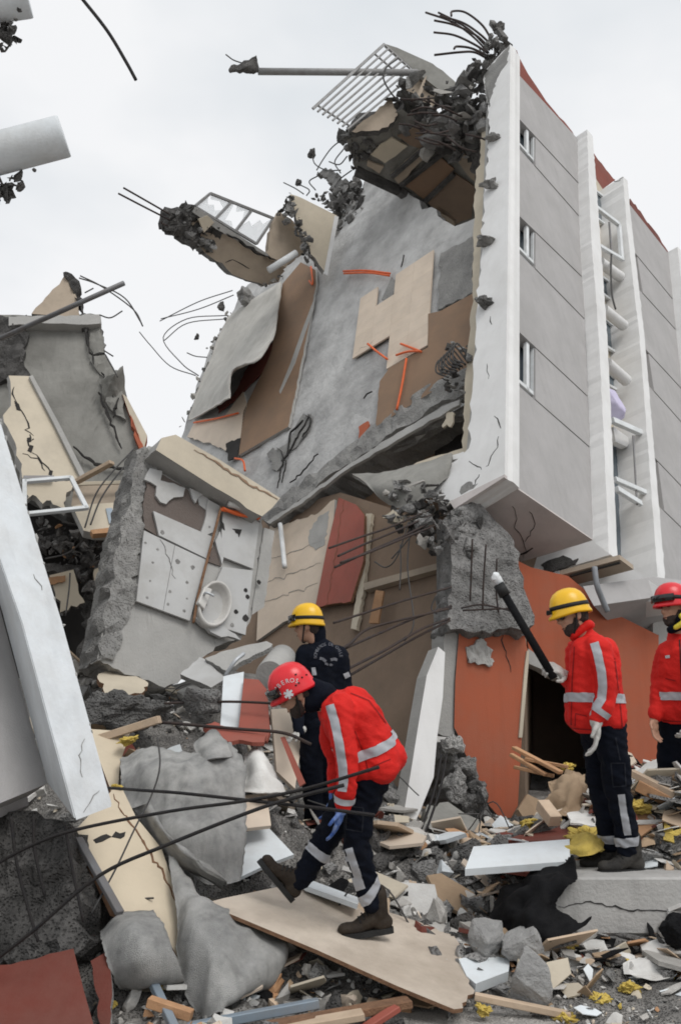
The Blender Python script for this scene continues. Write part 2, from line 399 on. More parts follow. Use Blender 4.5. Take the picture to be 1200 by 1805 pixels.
mk('insulation', (.74, .56, .14), (.60, .44, .10), 14, .97, 1.0, 40, ((.45, .33, .12), .5, 9), rnd=.1)
mk('paper_white', (.68, .67, .64), (.58, .57, .55), 6, .9, .3, 50, ((.38, .35, .31), .5, 5), rnd=.12)
mk('black_plastic', (.006, .006, .007), (.010, .010, .011), 5, .8, .6, 20, ((.022, .021, .02), .3, 6), spec=.12)
mk('ground_dust', (.42, .40, .375), (.31, .295, .275), 3, .95, .7, 30, ((.52, .50, .47), .7, 2.2), pits=90)
mk('mound_dirt', (.235, .225, .21), (.11, .105, .10), 5, .95, 1.0, 30, ((.40, .38, .355), .85, 2.4), pits=75)
mk('steel_blue', (.26, .32, .38), (.21, .26, .31), 5, .45, .1, 50, ((.3, .29, .27), .5, 5), metal=.2)
mk('pillow_lilac', (.62, .58, .74), (.55, .51, .68), 4, .9, .1, 30)
mk('parapet_red', (.24, .062, .042), (.18, .048, .034), 2.5, .8, .2, 60, ((.2, .1, .08), .4, 3))
mk('column_grey', (.24, .235, .228), (.13, .127, .122), 3, .95, .8, 26, ((.36, .35, .34), .7, 2.2), pits=42, streak=.6)
mk('steel_light', (.33, .33, .33), (.25, .25, .25), 6, .55, .1, 60, ((.2, .17, .15), .4, 6), metal=.2)
mk('stone_grey', (.37, .365, .355), (.24, .235, .23), 9, .95, 1.0, 45, ((.48, .475, .46), .7, 6))
mk('ledge_concrete', (.50, .49, .47), (.40, .39, .375), 2.5, .92, .5, 40, ((.30, .29, .275), .55, 1.5), streak=.5)
# ------------------------------------------------------------------ the toppled apartment block
HB = thing('apartment_building', 'toppled apartment block with white fins and grey facade, torn open on its left side', 'building', BL(0.5, -2.9, 1.5))
def line_y(a, b, x): return a[1] + (b[1] - a[1]) * (x - a[0]) / (b[0] - a[0])
# white fins
fin = plate('fin', [(899, 78), (884, 92), (852, 128), (858, 180), (862, 240), (852, 350), (846, 460), (840, 545), (832, 690), (826, 790), (803, 812), (762, 850), (763, 884), (790, 880), (800, 893), (889, 838)],
            BP('u', -.3), .3, ['white_paint', 'white_paint'], HB, (.02, .12), edges=[0, 1, 2, 3, 4, 5, 6, 7, 8, 9, 10, 11, 12, 13])
pu = BP('u', -.297)
plate('bare_concrete', [(897, 80), (852, 128), (856, 178), (862, 190), (868, 160), (880, 130), (893, 112)], pu.off(.004), .012, 'concrete', fin, (.015, .06))
for k, c in enumerate([[(878, 768), (874, 790), (862, 812), (856, 822)], [(826, 812), (840, 822), (848, 828)], [(846, 838), (838, 850), (832, 856)], [(872, 735), (882, 755)], [(863, 560), (866, 572)], [(858, 640), (860, 668)]]):
    crack('crack', c, pu, .022, 'crack_dark', fin, k)
plate('spalled_edge', [(812, 858), (822, 850), (842, 852), (826, 864), (812, 872)], pu.off(.004), .014, 'concrete', fin, (.02, .05))
plate('soffit_edge', [(888, 841), (800, 897), (792, 884), (889, 836)], BP('u', -.31).off(.0), .05, 'soffit', fin)
# cream reveal strip and broken floor stubs beside the first fin
plate('reveal', [(858, 182), (850, 186), (846, 290), (838, 300), (834, 400), (832, 520), (818, 690), (815, 790), (760, 806), (690, 832), (640, 842), (640, 850), (700, 845), (800, 812), (828, 792), (836, 690), (846, 530), (852, 400), (860, 290)],
      BP('u', -.1), .2, 'cream_paint', HB, (.012, .12))
plate('reveal', [(857, 190), (861, 190), (855, 400), (847, 560), (836, 780), (829, 800), (822, 792), (832, 690), (841, 540), (850, 380)], BP('u', -.22), .1, 'concrete_light', HB)
for k, (x, y, a) in enumerate([(868, 244, 20), (864, 328, 21), (858, 426, 22), (852, 536, 22)]):
    s = .0085 * a; c = BP('u', -.33).on(x, y)
    rock('floor_stub', c, (s * 1.1, s, s * .75), 40 + k, 'concrete' if k < 3 else 'rubble_grey', HB, 3, .2)
# bay one: separate facade panels with open joints, windows on the left
pf = BP('w', .1); fr = lambda y: 1042 + (1012 - 1042) * (950 - y) / (950 - 243) + 4
J1 = [((912, 862), (1042, 950)), ((940, 702), (1037, 787)), ((940, 610), (1033, 697)), ((940, 471), (1027, 560)), ((940, 406), (1027, 490)), ((940, 290), (1018, 379)), ((940, 238), (1016, 320)), ((918, 135), (1008, 233))]
def band(lo, hi, x0, x1f, gap=1.3):
    a = [(x0, line_y(*lo, x0) - gap)]; xr = x1f(line_y(*lo, 1035)); a.append((xr, line_y(*lo, xr) - gap))
    xr = x1f(line_y(*hi, 1020)); a += [(xr, line_y(*hi, xr) + gap), (x0, line_y(*hi, x0) + gap)]; return a
for i in range(7):
    win = i in (1, 3, 5); plate('facade_panel', band(J1[i], J1[i + 1], 943 if win else 903, fr), pf, .16, 'facade_grey', HB)
    if win:
        lo, hi = J1[i], J1[i + 1]; pw = BP('w', .16)
        y0, y1 = (lambda x: line_y(*hi, x) + 1), (lambda x: line_y(*lo, x) - 1)
        wf = plate('window', [(905, y0(905)), (942, y0(942)), (942, y1(942)), (905, y1(905))], BP('w', .30), .03, 'glass_dark', HB)
        for a, b in (((905, y0(905) + 3), (941, y0(941) + 3)), ((905, y1(905) - 3), (941, y1(941) - 3)), ((939, y0(939)), (939, y1(939))), ((927, y0(927)), (927, y1(927)))):
            bar('window_frame', pw.on(*a), pw.on(*b), .07, .06, 'white_frame', wf, up=AW)
        plate('window_reveal', [(933, y0(933)), (943, y0(943)), (943, y1(943)), (933, y1(933))], BP('w', .22), .03, 'white_paint', wf)
plate('shade_backing', [(900, 130), (918, 142), (1010, 240), (1046, 945), (912, 855)], BP('w', .36), .05, 'painted_darkness', HB)
plate('parapet', [(910, 88), (914, 100), (930, 130), (953, 164), (962, 178), (985, 206), (1008, 232), (1012, 240), (980, 215), (918, 146)], BP('w', .45), .2, 'parapet_red', HB, (.05, .2), edges=[0, 1, 2, 3, 4, 5])
soffit = plate('soffit', [(800, 896), (889, 841), (912, 862), (1044, 952), (1020, 960), (918, 990), (905, 975), (832, 920)], BP('v', .0), .02, 'soffit', HB)
for k, c in enumerate([[(893, 868), (885, 874), (870, 880)], [(905, 890), (908, 930), (925, 962), (922, 985)], [(935, 900), (940, 930), (925, 955)], [(880, 860), (872, 868), (850, 884), (835, 890)], [(940, 968), (922, 974), (916, 978)]]):
    crack('crack', c, BP('v', 0), (.012 + .03 * (k > 2)), 'crack_dark', soffit, 20 + k, lift=.006)
# fins two to four
fin2 = plate('fin', [(1034, 228), (1044, 240), (1056, 400), (1070, 600), (1088, 988), (1073, 977), (1055, 600), (1040, 400)], BP('w', -.13), .75, 'white_paint', HB, (.007, .12))
fin3 = plate('fin', [(1097, 311), (1105, 318), (1113, 400), (1136, 600), (1150, 770), (1170, 1000), (1174, 1066), (1161, 1066), (1157, 1000), (1140, 770), (1127, 600), (1104, 400)], BP('w', -.13), .8, 'white_paint', HB, (.007, .12))
fin4 = plate('fin', [(1193, 435), (1206, 446), (1290, 1090), (1265, 1070)], BP('w', -.13), .6, 'white_paint', HB)
crack('crack', [(1080, 322), (1090, 318), (1098, 312)], BP('u', 3.3), .03, 'crack_dark', fin3, 3)
# balcony bay: recessed wall, windows, parapets, rails
bw = plate('balcony_wall', [(1040, 300), (1062, 334), (1075, 400), (1095, 600), (1118, 1000), (1104, 1008), (1060, 985), (1030, 600)], BP('w', .46), .15, 'cream_paint', HB)
pb = BP('w', .42)
for (a, b, c, d) in [((1048, 336), (1066, 350), (1068, 398), (1050, 384)), ((1056, 486), (1074, 498), (1077, 530), (1058, 516)), ((1062, 560), (1080, 575), (1085, 622), (1066, 610)), ((1070, 655), (1088, 670), (1091, 690), (1072, 680)), ((1074, 765), (1094, 780), (1112, 1000), (1084, 990))]:
    w = plate('window', [a, b, c, d], pb, .03, 'glass_dark', HB)
    for p, q in ((a, b), (b, c), (c, d)): bar('window_frame', pb.off(.03).on(*p), pb.off(.03).on(*q), .06, .05, 'white_frame', w, up=AW)
for a, b, r in [((1056, 462), (1092, 488), .10), ((1062, 545), (1098, 574), .10), ((1068, 640), (1103, 671), .10)]:
    p = BP('w', .10); V, Fc = tube_geo([p.on(*a), p.on(*b)], r, 22); o = pyobj('balcony_parapet', V, Fc, 'white_paint', HB, False)
pr = BP('w', -.02)
for a, b, w in [((1050, 366), (1091, 397), .09), ((1090, 396), (1095, 458), .09), ((1056, 434), (1097, 458), .08), ((1073, 392), (1077, 446), .04), ((1078, 741), (1142, 769), .10), ((1137, 770), (1141, 868), .035), ((1083, 845), (1148, 873), .08), ((1086, 862), (1128, 888), .09), ((1115, 768), (1122, 890), .03)]:
    bar('balcony_rail', pr.on(*a), pr.on(*b), w, w * .8, 'steel_grey' if w < .05 else 'white_frame', HB, up=AW, bevel=.006)
tube('loose_cable', [pr.on(1077, 446), pr.on(1076, 480), pr.on(1078, 520), pr.on(1084, 545)], .018, 'wire', HB)
plate('balcony_parapet', [(1080, 752), (1112, 775), (1104, 788), (1084, 778)], BP('w', .2), .1, 'white_paint', HB)
plate('parapet', [(1046, 270), (1060, 288), (1072, 304), (1084, 317), (1058, 336), (1046, 328)], BP('w', .6), .2, 'parapet_red', HB, (.03, .15), edges=[0, 1, 2])
# bay two
fr2 = lambda y: 1262
J2 = [((1165, 1078), (1200, 1098)), ((1171, 902), (1200, 930)), ((1158, 813), (1200, 857)), ((1153, 691), (1200, 744)), ((1142, 622), (1200, 685)), ((1133, 518), (1189, 580)), ((1122, 451), (1177, 518)), ((1111, 362), (1175, 443))]
lx = [1166, 1164, 1152, 1146, 1136, 1126, 1116, 1106]
for i in range(7):
    win = i in (1, 3, 5); x0 = lx[i] - 8 + (14 if win else 0)
    lo, hi = J2[i], J2[i + 1]; g = 1.2; x1 = 1262; xu = lx[i + 1] - 8 + (14 if win else 0)
    plate('facade_panel', [(x0, line_y(*lo, x0) - g), (x1, line_y(*lo, x1) - g), (x1, line_y(*hi, x1) + g), (xu, line_y(*hi, xu) + g)], pf, .16, 'facade_grey', HB)
    if win:
        w = plate('window', [(x0 - 20, line_y(*lo, x0 - 20)), (x0 + 2, line_y(*lo, x0 + 2)), (xu + 2, line_y(*hi, xu + 2)), (xu - 20, line_y(*hi, xu - 20))], BP('w', .26), .03, 'white_frame', HB)
plate('shade_backing', [(1100, 365), (1180, 455), (1262, 560), (1262, 1120), (1160, 1065)], BP('w', .36), .05, 'painted_darkness', HB)
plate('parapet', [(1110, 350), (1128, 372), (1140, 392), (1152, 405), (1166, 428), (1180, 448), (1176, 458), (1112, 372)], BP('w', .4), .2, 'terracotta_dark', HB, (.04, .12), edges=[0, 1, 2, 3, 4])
# under-beams of the balcony bay
plate('under_beam', [(917, 991), (1043, 953), (1076, 978), (984, 1004), (1000, 1030), (924, 1026)], BP('u', 1.62), .3, 'white_paint', HB, (.006, .1), edges=[2, 3, 4])
plate('spalled_edge', [(952, 996), (985, 982), (1018, 984), (1012, 994), (985, 1004), (958, 1006)], BP('u', 1.6).off(.006), .02, 'rubble_dark', HB, (.02, .06))
plate('balcony_slab', [(986, 1014), (1092, 986), (1116, 1004), (1002, 1034)], BP('v', -.35), .07, 'beige_paint', HB)
bar('slab_joint_shade', BP('v', -.37).on(1004, 1016), BP('v', -.37).on(1092, 992), .05, .02, 'painted_darkness', HB)
plate('under_beam', [(924, 1026), (1002, 1034), (1116, 1004), (1162, 1036), (1172, 1056), (1050, 1074), (990, 1050)], BP('u', 2.2), .4, 'white_paint', HB, (.006, .1), edges=[0, 5])
plate('soffit', [(1046, 1068), (1172, 1050), (1270, 1060), (1270, 1110), (1150, 1128), (1118, 1126), (1066, 1090)], plane3((1046, 1068, 11.2), (1172, 1050, 11.6), (1120, 1126, 12.4)), .3, 'facade_grey', HB)
tube('loose_cable', [P(1047, 1000, 10.9), P(1051, 1030, 10.8), P(1060, 1055, 10.8), P(1070, 1078, 10.8)], .035, 'grey_cable', HB, 9)
# ---- torn end wall (plane of the cut) with its patches
uw = BP('u', .3)
EW = plate('end_wall', [(640, 306), (660, 322), (700, 330), (800, 398), (845, 380), (845, 700), (484, 888), (430, 840), (318, 775), (345, 690), (372, 610), (402, 560), (425, 515), (500, 450), (580, 405), (600, 370), (636, 350)],
           uw, .25, ['plaster_grey', 'rubble_grey'], HB, (.05, .25), edges=[8, 9, 10, 11, 12, 13, 14, 15, 16, 0, 1, 2], relief=(.035, .30, 1.6))
up_ = uw.off(.05)
# cream floor tiles left on the wall, tile by tile
tp = [(690, 485), (776, 446), (770, 545), (752, 556), (748, 613), (690, 642), (685, 628), (688, 590), (625, 622), (640, 530), (668, 500), (672, 525), (688, 530), (700, 498)]
U0 = uw.off(.062)
ts = .44
for i in range(-1, 12):
    for j in range(4, 30):
        w0, v0 = 1.0 + i * ts, 2.4 + j * ts * .62
        q = [BL(.3, v0 + b * ts * .62, w0 + a * ts) for a, b in ((0, 0), (1, 0), (1, 1), (0, 1))]
        def px(p):
            d = p - CAM; z = d.dot(FW); return CX + F * d.dot(RT) / z, CY - F * d.dot(UPV) / z
        qp = [px(p) for p in q]; cx = sum(a for a, _ in qp) / 4; cy = sum(b for _, b in qp) / 4
        ins = [inpoly(a, b, tp) for a, b in qp]
        if inpoly(cx, cy, tp):
            g = [(cx + (a - cx) * .993, cy + (b - cy) * .993) for a, b in qp]
            plate('tile', g, uw.off(.075), .03, 'tan_tile', EW)
plate('tile_bed', [(700, 498), (688, 530), (672, 528), (690, 488)], uw.off(.06), .02, 'concrete', EW)
plate('tile_bed', [(776, 446), (836, 415), (832, 515), (770, 546)], uw.off(.055), .03, 'concrete', EW, (.02, .1))
bp1 = plate('painted_plaster', [(833, 517), (776, 548), (754, 553), (754, 612), (700, 640), (687, 647), (669, 672), (662, 752), (762, 690), (840, 640)], uw.off(.08), .06, ['brown_paint', 'concrete_light'], EW, (.01, .12), edges=[3, 4, 5, 6])
bp2 = plate('painted_plaster', [(530, 462), (556, 476), (557, 500), (545, 570), (508, 752), (421, 802), (429, 725), (470, 640), (479, 617), (498, 500)], uw.off(.08), .06, ['brown_paint', 'concrete_light'], EW, (.01, .12), edges=[1, 2, 3])
plate('stripe', [(556, 520), (552, 545), (520, 640), (494, 694), (492, 690), (512, 640), (535, 575)], uw.off(.085), .015, 'concrete_light', bp2)
plate('painted_plaster', [(428, 690), (436, 715), (428, 745), (418, 805), (378, 785), (330, 770), (345, 740), (395, 735)], uw.off(.08), .06, ['tan_tile', 'concrete_light'], EW, (.012, .1))
plate('broken_opening_shade', [(398, 782), (424, 772), (418, 806), (402, 812)], uw.off(.09), .02, 'painted_darkness', EW, (.015, .08))
plate('painted_plaster', [(632, 752), (648, 742), (648, 768), (632, 776)], uw.off(.075), .03, 'terracotta', EW, (.01, .08))
# peeling floor sheet that curls off the wall
def q(x, y, k): return uw.off(k).on(x, y)
sheet('peeling_sheet', [[q(402, 560, .12), q(445, 530, .12), q(497, 498, .12)],
                        [q(384, 605, .12), q(432, 575, .16), q(492, 545, .25)],
                        [q(366, 650, .12), q(420, 615, .22), q(484, 590, .5)],
                        [q(350, 690, .13), q(405, 650, .30), q(455, 635, .95)],
                        [q(338, 725, .13), q(385, 690, .35), q(412, 652, .9)],
                        [q(334, 742, .13), q(372, 722, .30), q(406, 702, .8)]], 'felt_pale', EW, 6, .03, 2.0, .03, 3)
plate('red_fold_shade', [(440, 640), (484, 600), (476, 640), (430, 690), (385, 728), (380, 705), (410, 700)], uw.off(.06), .02, 'terracotta_dark', EW, (.02, .1))  # dark red patch; shade under the curl is put into its colour
for k, (c, w) in enumerate([([(545, 730), (520, 775), (500, 810), (488, 860)], .16), ([(535, 740), (512, 760), (505, 800)], .22), ([(490, 790), (505, 812), (496, 850)], .12), ([(540, 728), (546, 745), (532, 770)], .10), ([(560, 800), (535, 830), (510, 850)], .06), ([(655, 690), (640, 702)], .05), ([(712, 450), (706, 470)], .05), ([(625, 622), (660, 598)], .04)]):
    crack('crack', c, uw.off(.045), w * (.22 if k < 4 else .4), 'crack_dark', EW, 30 + k, lift=.03)
plate('spalled_edge', [(520, 760), (535, 728), (548, 730), (545, 752), (530, 775), (505, 800), (488, 830), (470, 800), (500, 785)], uw.off(.045), .02, ['concrete'], EW, (.05, .1))
for c in [[(605, 478), (645, 477), (687, 482)], [(606, 482), (650, 481), (686, 486)], [(648, 606), (662, 618), (682, 633)], [(706, 606), (722, 612), (742, 620)], [(698, 626), (718, 620), (740, 619)], [(716, 632), (708, 680), (699, 722)], [(342, 745), (380, 738), (420, 728)], [(414, 808), (428, 812), (432, 830)], [(548, 470), (551, 500), (545, 495)]]:
    tube('conduit', [uw.off(.13).on(*p) for p in c], .02, 'orange_pipe', EW)
cluster('broken_rim', blobpts(uw, [(585, 395), (640, 300), (640, 350), (600, 420), (560, 480), (590, 400)], 60, .05, .2, 8, .15), ['rubble_grey', 'rubble_dark'], EW, 8)
cluster('broken_rim', blobpts(uw, [(318, 770), (345, 690), (372, 600), (405, 545), (412, 560), (385, 615), (350, 720)], 70, .05, .16, 9, .1), ['rubble_grey', 'rubble_pale'], EW, 9)
rock('concrete_lump', uw.off(.2).on(440, 520), (.42, .35, .34), 71, 'rubble_grey', HB, 3, .15)
rock('concrete_lump', uw.off(.2).on(390, 542), (.13, .12, .2), 72, 'rubble_dark', HB, 2, .15)
rock('concrete_lump', uw.off(.2).on(347, 594), (.09, .08, .11), 73, 'rubble_dark', HB, 2, .15)
for c in [[(410, 512), (350, 532), (282, 566)], [(412, 520), (350, 545), (284, 562)], [(400, 556), (330, 562), (288, 595), (320, 640), (350, 662)], [(400, 562), (330, 570), (290, 600)], [(345, 662), (300, 645), (265, 608), (246, 585)], [(365, 630), (345, 628), (330, 622)]]:
    tube('bent_wire', [uw.off(.1 + .3 * k).on(*p) for k, p in enumerate(c)], .013, 'wire', HB, 5)
# ---- floor slab edge under the end wall, room below
plate('floor_slab', [(842, 640), (840, 688), (790, 703), (700, 758), (608, 821), (540, 872), (472, 922), (458, 912), (470, 896), (540, 842), (608, 789), (658, 749), (762, 674), (817, 650)], BP('u', .22), 2.2, ['concrete', 'concrete'], HB, (.03, .18), relief=(.06, .14, 4))
plate('ceiling_trim', [(810, 704), (808, 714), (708, 771), (608, 830), (540, 880), (476, 923), (470, 920), (540, 874), (608, 823), (700, 763), (790, 712)], BP('u', .1), .05, 'concrete_light', HB, (.012, .1))
plate('lining_board', [(790, 722), (800, 728), (794, 752), (778, 750)], BP('u', .12), .03, 'cream_paint', HB, (.02, .05))
plate('room_wall', [(455, 935), (640, 790), (775, 715), (775, 860), (700, 900), (640, 915), (455, 1010)], BP('u', 1.0), .15, 'brown_paint', HB)
plate('room_wall', [(766, 690), (850, 690), (850, 880), (766, 880)], BP('u', .95), .15, 'painted_darkness', HB)  # darkness of the room behind is painted into this wall
cluster('torn_concrete', blobpts(BP('u', .0), [(775, 640), (800, 610), (830, 600), (838, 640), (832, 700), (800, 700), (780, 680)], 60, .03, .13, 51, .15), ['rubble_dark', 'rubble_grey'], HB, 51)
for k in range(7):
    x0, y0 = 800 + k * 5, 660 - k * 4; tube('bent_wire', [BP('u', -.1).on(x0, y0), BP('u', -.3).on(x0 - 25, y0 - 25 - k), BP('u', -.3).on(x0 - 32, y0 - 5), BP('u', -.2).on(x0 - 10, y0 + 5)], .013, 'wire', HB, 5)
sheet('hanging_ceiling_panel', [[BP('u', -.2).on(622, 841), BP('u', -.25).on(680, 838), BP('u', -.25).on(740, 822), BP('u', -.2).on(800, 806)],
                               [BP('u', -.45).on(650, 858), BP('u', -.5).on(695, 862), BP('u', -.45).on(745, 845), BP('u', -.3).on(795, 822)],
                               [BP('u', -.4).on(690, 884), BP('u', -.45).on(715, 896), BP('u', -.4).on(748, 880), BP('u', -.3).on(785, 842)]], 'concrete_slab_grey', HB, 6, .03, 3, .05, 5)
plate('ceiling_trim', [(640, 842), (700, 832), (816, 796), (822, 802), (700, 845), (640, 852)], BP('u', -.25), .05, 'white_paint', HB, (.01, .08))
# debris and bars torn out of the slab corner
pk = BP('u', -.25)
cluster('torn_concrete', blobpts(pk, [(700, 890), (755, 868), (800, 880), (835, 920), (826, 968), (800, 990), (740, 962), (705, 925)], 260, .03, .17, 12, .4), ['rubble_dark', 'rubble_grey', 'rubble_pale'], HB, 12, weights=[5, 5, 1.2])
plate('lining_board', [(674, 912), (692, 898), (708, 910), (706, 922)], pk.off(.3), .03, 'cream_paint', HB, (.01, .04))
for c in [[(755, 900), (690, 928), (640, 945), (580, 966)], [(760, 908), (700, 935), (640, 960), (596, 980)], [(765, 918), (700, 950), (650, 972), (590, 1000)], [(770, 925), (720, 945), (660, 970), (600, 992)],
          [(795, 1035), (720, 1056), (650, 1078), (588, 1098)], [(795, 1068), (730, 1090), (660, 1120), (610, 1142)], [(795, 1072), (740, 1085), (650, 1108), (612, 1138), (560, 1160)], [(792, 1090), (740, 1110), (680, 1145), (612, 1180), (590, 1196)], [(792, 1094), (730, 1125), (660, 1165), (600, 1200)]]:
    tube('rebar', [pk.off(.2 + .5 * k).on(*p) for k, p in enumerate(c)], .0135, 'rebar', HB, 6)
for c in [[(720, 920), (700, 980), (680, 1000), (660, 990)], [(722, 940), (718, 1000), (728, 1080), (726, 1110), (712, 1130)], [(705, 960), (706, 1000), (704, 1040)], [(735, 930), (712, 960), (690, 985)], [(768, 1050), (760, 1072), (770, 1082)]]:
    tube('bent_wire', [pk.off(.3).on(*p) for p in c], .009, 'wire', HB, 5)
# ---- lower storey wall
lw = BP('u', .45)
LW = plate('lower_wall', [(440, 915), (600, 868), (800, 930), (800, 1100), (760, 1230), (712, 1385), (560, 1400), (330, 1400), (330, 1080), (440, 1000)], lw, .25, 'dark_brown_paint', HB)
plate('tiled_strip', [(478, 918), (500, 925), (560, 905), (590, 880), (586, 960), (556, 1076), (500, 1096), (452, 1130), (458, 1010)], lw.off(.06), .05, ['tan_tile', 'concrete_light'], LW, (.012, .08), edges=[0, 1, 2, 4, 5])
plate('bare_patch', [(545, 935), (560, 912), (580, 900), (572, 960), (556, 970), (544, 955)], lw.off(.066), .02, 'concrete_light', LW, (.02, .06))
for k, (x0, x1, yy) in enumerate([(470, 575, 970), (465, 565, 1010), (462, 560, 1045)]):
    crack('tile_joint', [(x0, yy + 18), (x1, yy - 18)], lw.off(.062), .012, 'concrete', LW, 50 + k)
plate('red_door', [(597, 877), (628, 890), (642, 908), (640, 990), (618, 1060), (575, 1066), (555, 1073), (575, 970)], lw.off(.14), .05, ['red_door_wood', 'chip_edge'], LW, (.006, .06), edges=[4, 5])
crack('door_groove', [(606, 884), (575, 1068)], lw.off(.142), .01, 'chip_edge', LW, 4)
plate('door_jamb', [(645, 905), (655, 905), (640, 1040), (628, 1110), (618, 1108), (630, 1040)], lw.off(.08), .06, 'cream_paint', LW, (.008, .06))
plate('wall_ledge', [(640, 1028), (780, 990), (782, 1000), (642, 1040)], lw.off(.12), .1, 'beige_paint', LW)
plate('loose_lath', [(662, 1040), (676, 1042), (666, 1098), (650, 1098)], lw.off(.2), .03, 'raw_wood', LW)
tube('white_pipe', [lw.off(.15).on(*p) for p in ((494, 924), (498, 960), (502, 1000))], .04, 'white_frame', LW, 9)
for p, r in (((744, 1075), .05), ((490, 928), .03)):
    pass
# ---- exposed column and terracotta ground-floor walls
plate('column', [(794, 900), (840, 880), (905, 950), (918, 1010), (930, 1060), (942, 1100), (926, 1116), (890, 1108), (850, 1112), (812, 1108), (785, 1098), (796, 1020)], plane3((800, 930, 10.9), (920, 1000, 10.9), (850, 1100, 10.4)), .5, ['column_grey', 'column_grey'], HB, (.02, .08), edges=[2, 3, 4, 5, 6, 7, 8, 9, 10], relief=(.045, .07, 6))
plate('room_wall', [(760, 860), (1000, 860), (1000, 1120), (760, 1120)], plane3((760, 860, 12.6), (1000, 860, 12.9), (800, 1100, 12)), .1, 'dark_brown_paint', HB)
for c in [[(832, 950), (830, 1010), (828, 1060)], [(856, 960), (852, 1020), (850, 1075)], [(875, 985), (874, 1040), (878, 1080)], [(812, 1072), (850, 1066), (905, 1078)], [(815, 1076), (860, 1074), (910, 1072)]]:
    tube('rebar', [P(x, y, 10.28) for x, y in c], .011, 'rebar', HB, 6)
gp = plane3((812, 1090, 10.5), (925, 1110, 10.8), (880, 1440, 10.2))
TW = plate('ground_floor_wall', [(810, 1098), (850, 1092), (880, 1095), (922, 1112), (930, 1150), (922, 1250), (912, 1420), (900, 1442), (880, 1440), (856, 1408), (826, 1340), (800, 1282), (802, 1200)], gp, .22, ['terracotta', 'rubble_grey'], HB, (.012, .08), edges=[0, 1, 2, 6, 7, 8, 9, 10])
plate('spalled_edge', [(806, 1082), (850, 1068), (925, 1090), (926, 1120), (912, 1116), (905, 1104), (890, 1112), (878, 1098), (862, 1095), (850, 1108), (838, 1100), (830, 1118), (820, 1104), (812, 1112)], gp.off(.06), .08, ['concrete_light', 'rubble_grey'], TW, (.02, .05), relief=(.05, .07, 8))
plate('spalled_patch', [(848, 1120), (858, 1138), (868, 1146), (864, 1160), (872, 1166), (862, 1176), (854, 1170), (842, 1172), (836, 1166), (826, 1168), (824, 1152), (822, 1140), (834, 1138), (840, 1128)], gp.off(.03), .03, ['concrete_light'], TW, (.01, .03), relief=(.035, .05, 10))
crack('crack', [(880, 1105), (892, 1150), (900, 1185)], gp, .02, 'crack_dark', TW, 3)
plate('bare_column_face', [(786, 1098), (812, 1098), (803, 1200), (799, 1300), (778, 1296), (768, 1290), (776, 1190)], gp.off(-.03), .3, 'concrete_light', HB, (.008, .06))
g2 = plane3((930, 1020, 11.5), (1150, 1150, 11.7), (1050, 1340, 11.2))
plate('ground_floor_wall', [(840, 925), (915, 990), (935, 1000), (1000, 1015), (1080, 1080), (1160, 1120), (1160, 1345), (1120, 1360), (1075, 1360), (1065, 1230), (932, 1146), (920, 1085)], g2, .25, 'terracotta', HB)
plate('ground_floor_wall', [(1150, 1060), (1560, 1040), (1560, 1420), (1150, 1400)], plane3((1150, 1150, 12.1), (1500, 1150, 13.2), (1150, 1340, 11.9)), .25, 'concrete_light', HB)
plate('lintel', [(930, 1143), (940, 1150), (985, 1180), (990, 1200), (960, 1182), (932, 1170)], gp.off(-.15), .2, 'concrete_light', HB)
plate('door_trim', [(928, 1148), (932, 1146), (931, 1170), (920, 1300), (914, 1300), (924, 1180)], gp.off(.02), .1, 'cream_paint', HB)
plate('room_wall', [(880, 1080), (1200, 1080), (1200, 1480), (880, 1480)], plane3((880, 1080, 14.5), (1200, 1080, 15), (1000, 1480, 14)), .2, 'dark_brown_paint', HB)
plate('room_wall', [P(925, 1050, 10.9), P(925, 1500, 10.4), P(940, 1500, 14.4), P(940, 1050, 14.9)], None, .15, 'dark_brown_paint', HB)
plate('room_wall', [P(1075, 1220, 11.6), P(1075, 1480, 11.2), P(1100, 1480, 14.4), P(1100, 1050, 14.9)], None, .15, 'dark_brown_paint', HB)
plate('room_ceiling', [P(900, 1120, 11.9), P(1160, 1120, 12.1), P(1160, 1060, 15.2), P(900, 1060, 15.2)], None, .2, 'dark_brown_paint', HB)
# ---- hanging slab chunk at the top with its ceiling panels
hv = BP('v', 9.0)
HC = plate('hanging_slab', [(612, 262), (617, 231), (650, 215), (690, 200), (760, 225), (856, 250), (840, 300), (838, 392), (800, 404), (752, 377), (704, 335), (667, 316), (627, 300)], hv, .35, ['concrete_slab_grey', 'rubble_dark'], HB, (.05, .15), relief=(.06, .2, 3))
for k, (pp, m) in enumerate([([(653, 273), (690, 243), (718, 258), (678, 288)], 'cream_paint'), ([(648, 283), (676, 294), (668, 306), (646, 292)], 'beige_paint'), ([(688, 308), (740, 262), (756, 272), (702, 324)], 'beige_paint'), ([(710, 326), (772, 276), (800, 298), (748, 352)], 'brown_paint'),
                             ([(752, 356), (800, 305), (836, 330), (830, 385), (802, 396)], 'dark_brown_paint'), ([(760, 376), (770, 362), (806, 388), (800, 400)], 'beige_paint'), ([(800, 280), (815, 268), (838, 290), (836, 320)], 'beige_paint'), ([(700, 240), (730, 225), (760, 250), (740, 262), (722, 256)], 'dark_brown_paint')]):
    plate('ceiling_panel', pp, hv.off(.09), .05, m, HC, (.015, .12))
for a, b in (((690, 312), (752, 258)), ((706, 328), (790, 262)), ((742, 362), (800, 306))):
    bar('ceiling_batten', hv.off(.12).on(*a), hv.off(.12).on(*b), .09, .07, 'rubble_dark', HC)
for a, b in (((627, 301), (704, 337)), ((704, 337), (800, 406))):
    bar('edge_beam', hv.off(.06).on(*a), hv.off(.06).on(*b), .14, .16, 'rubble_dark', HC)
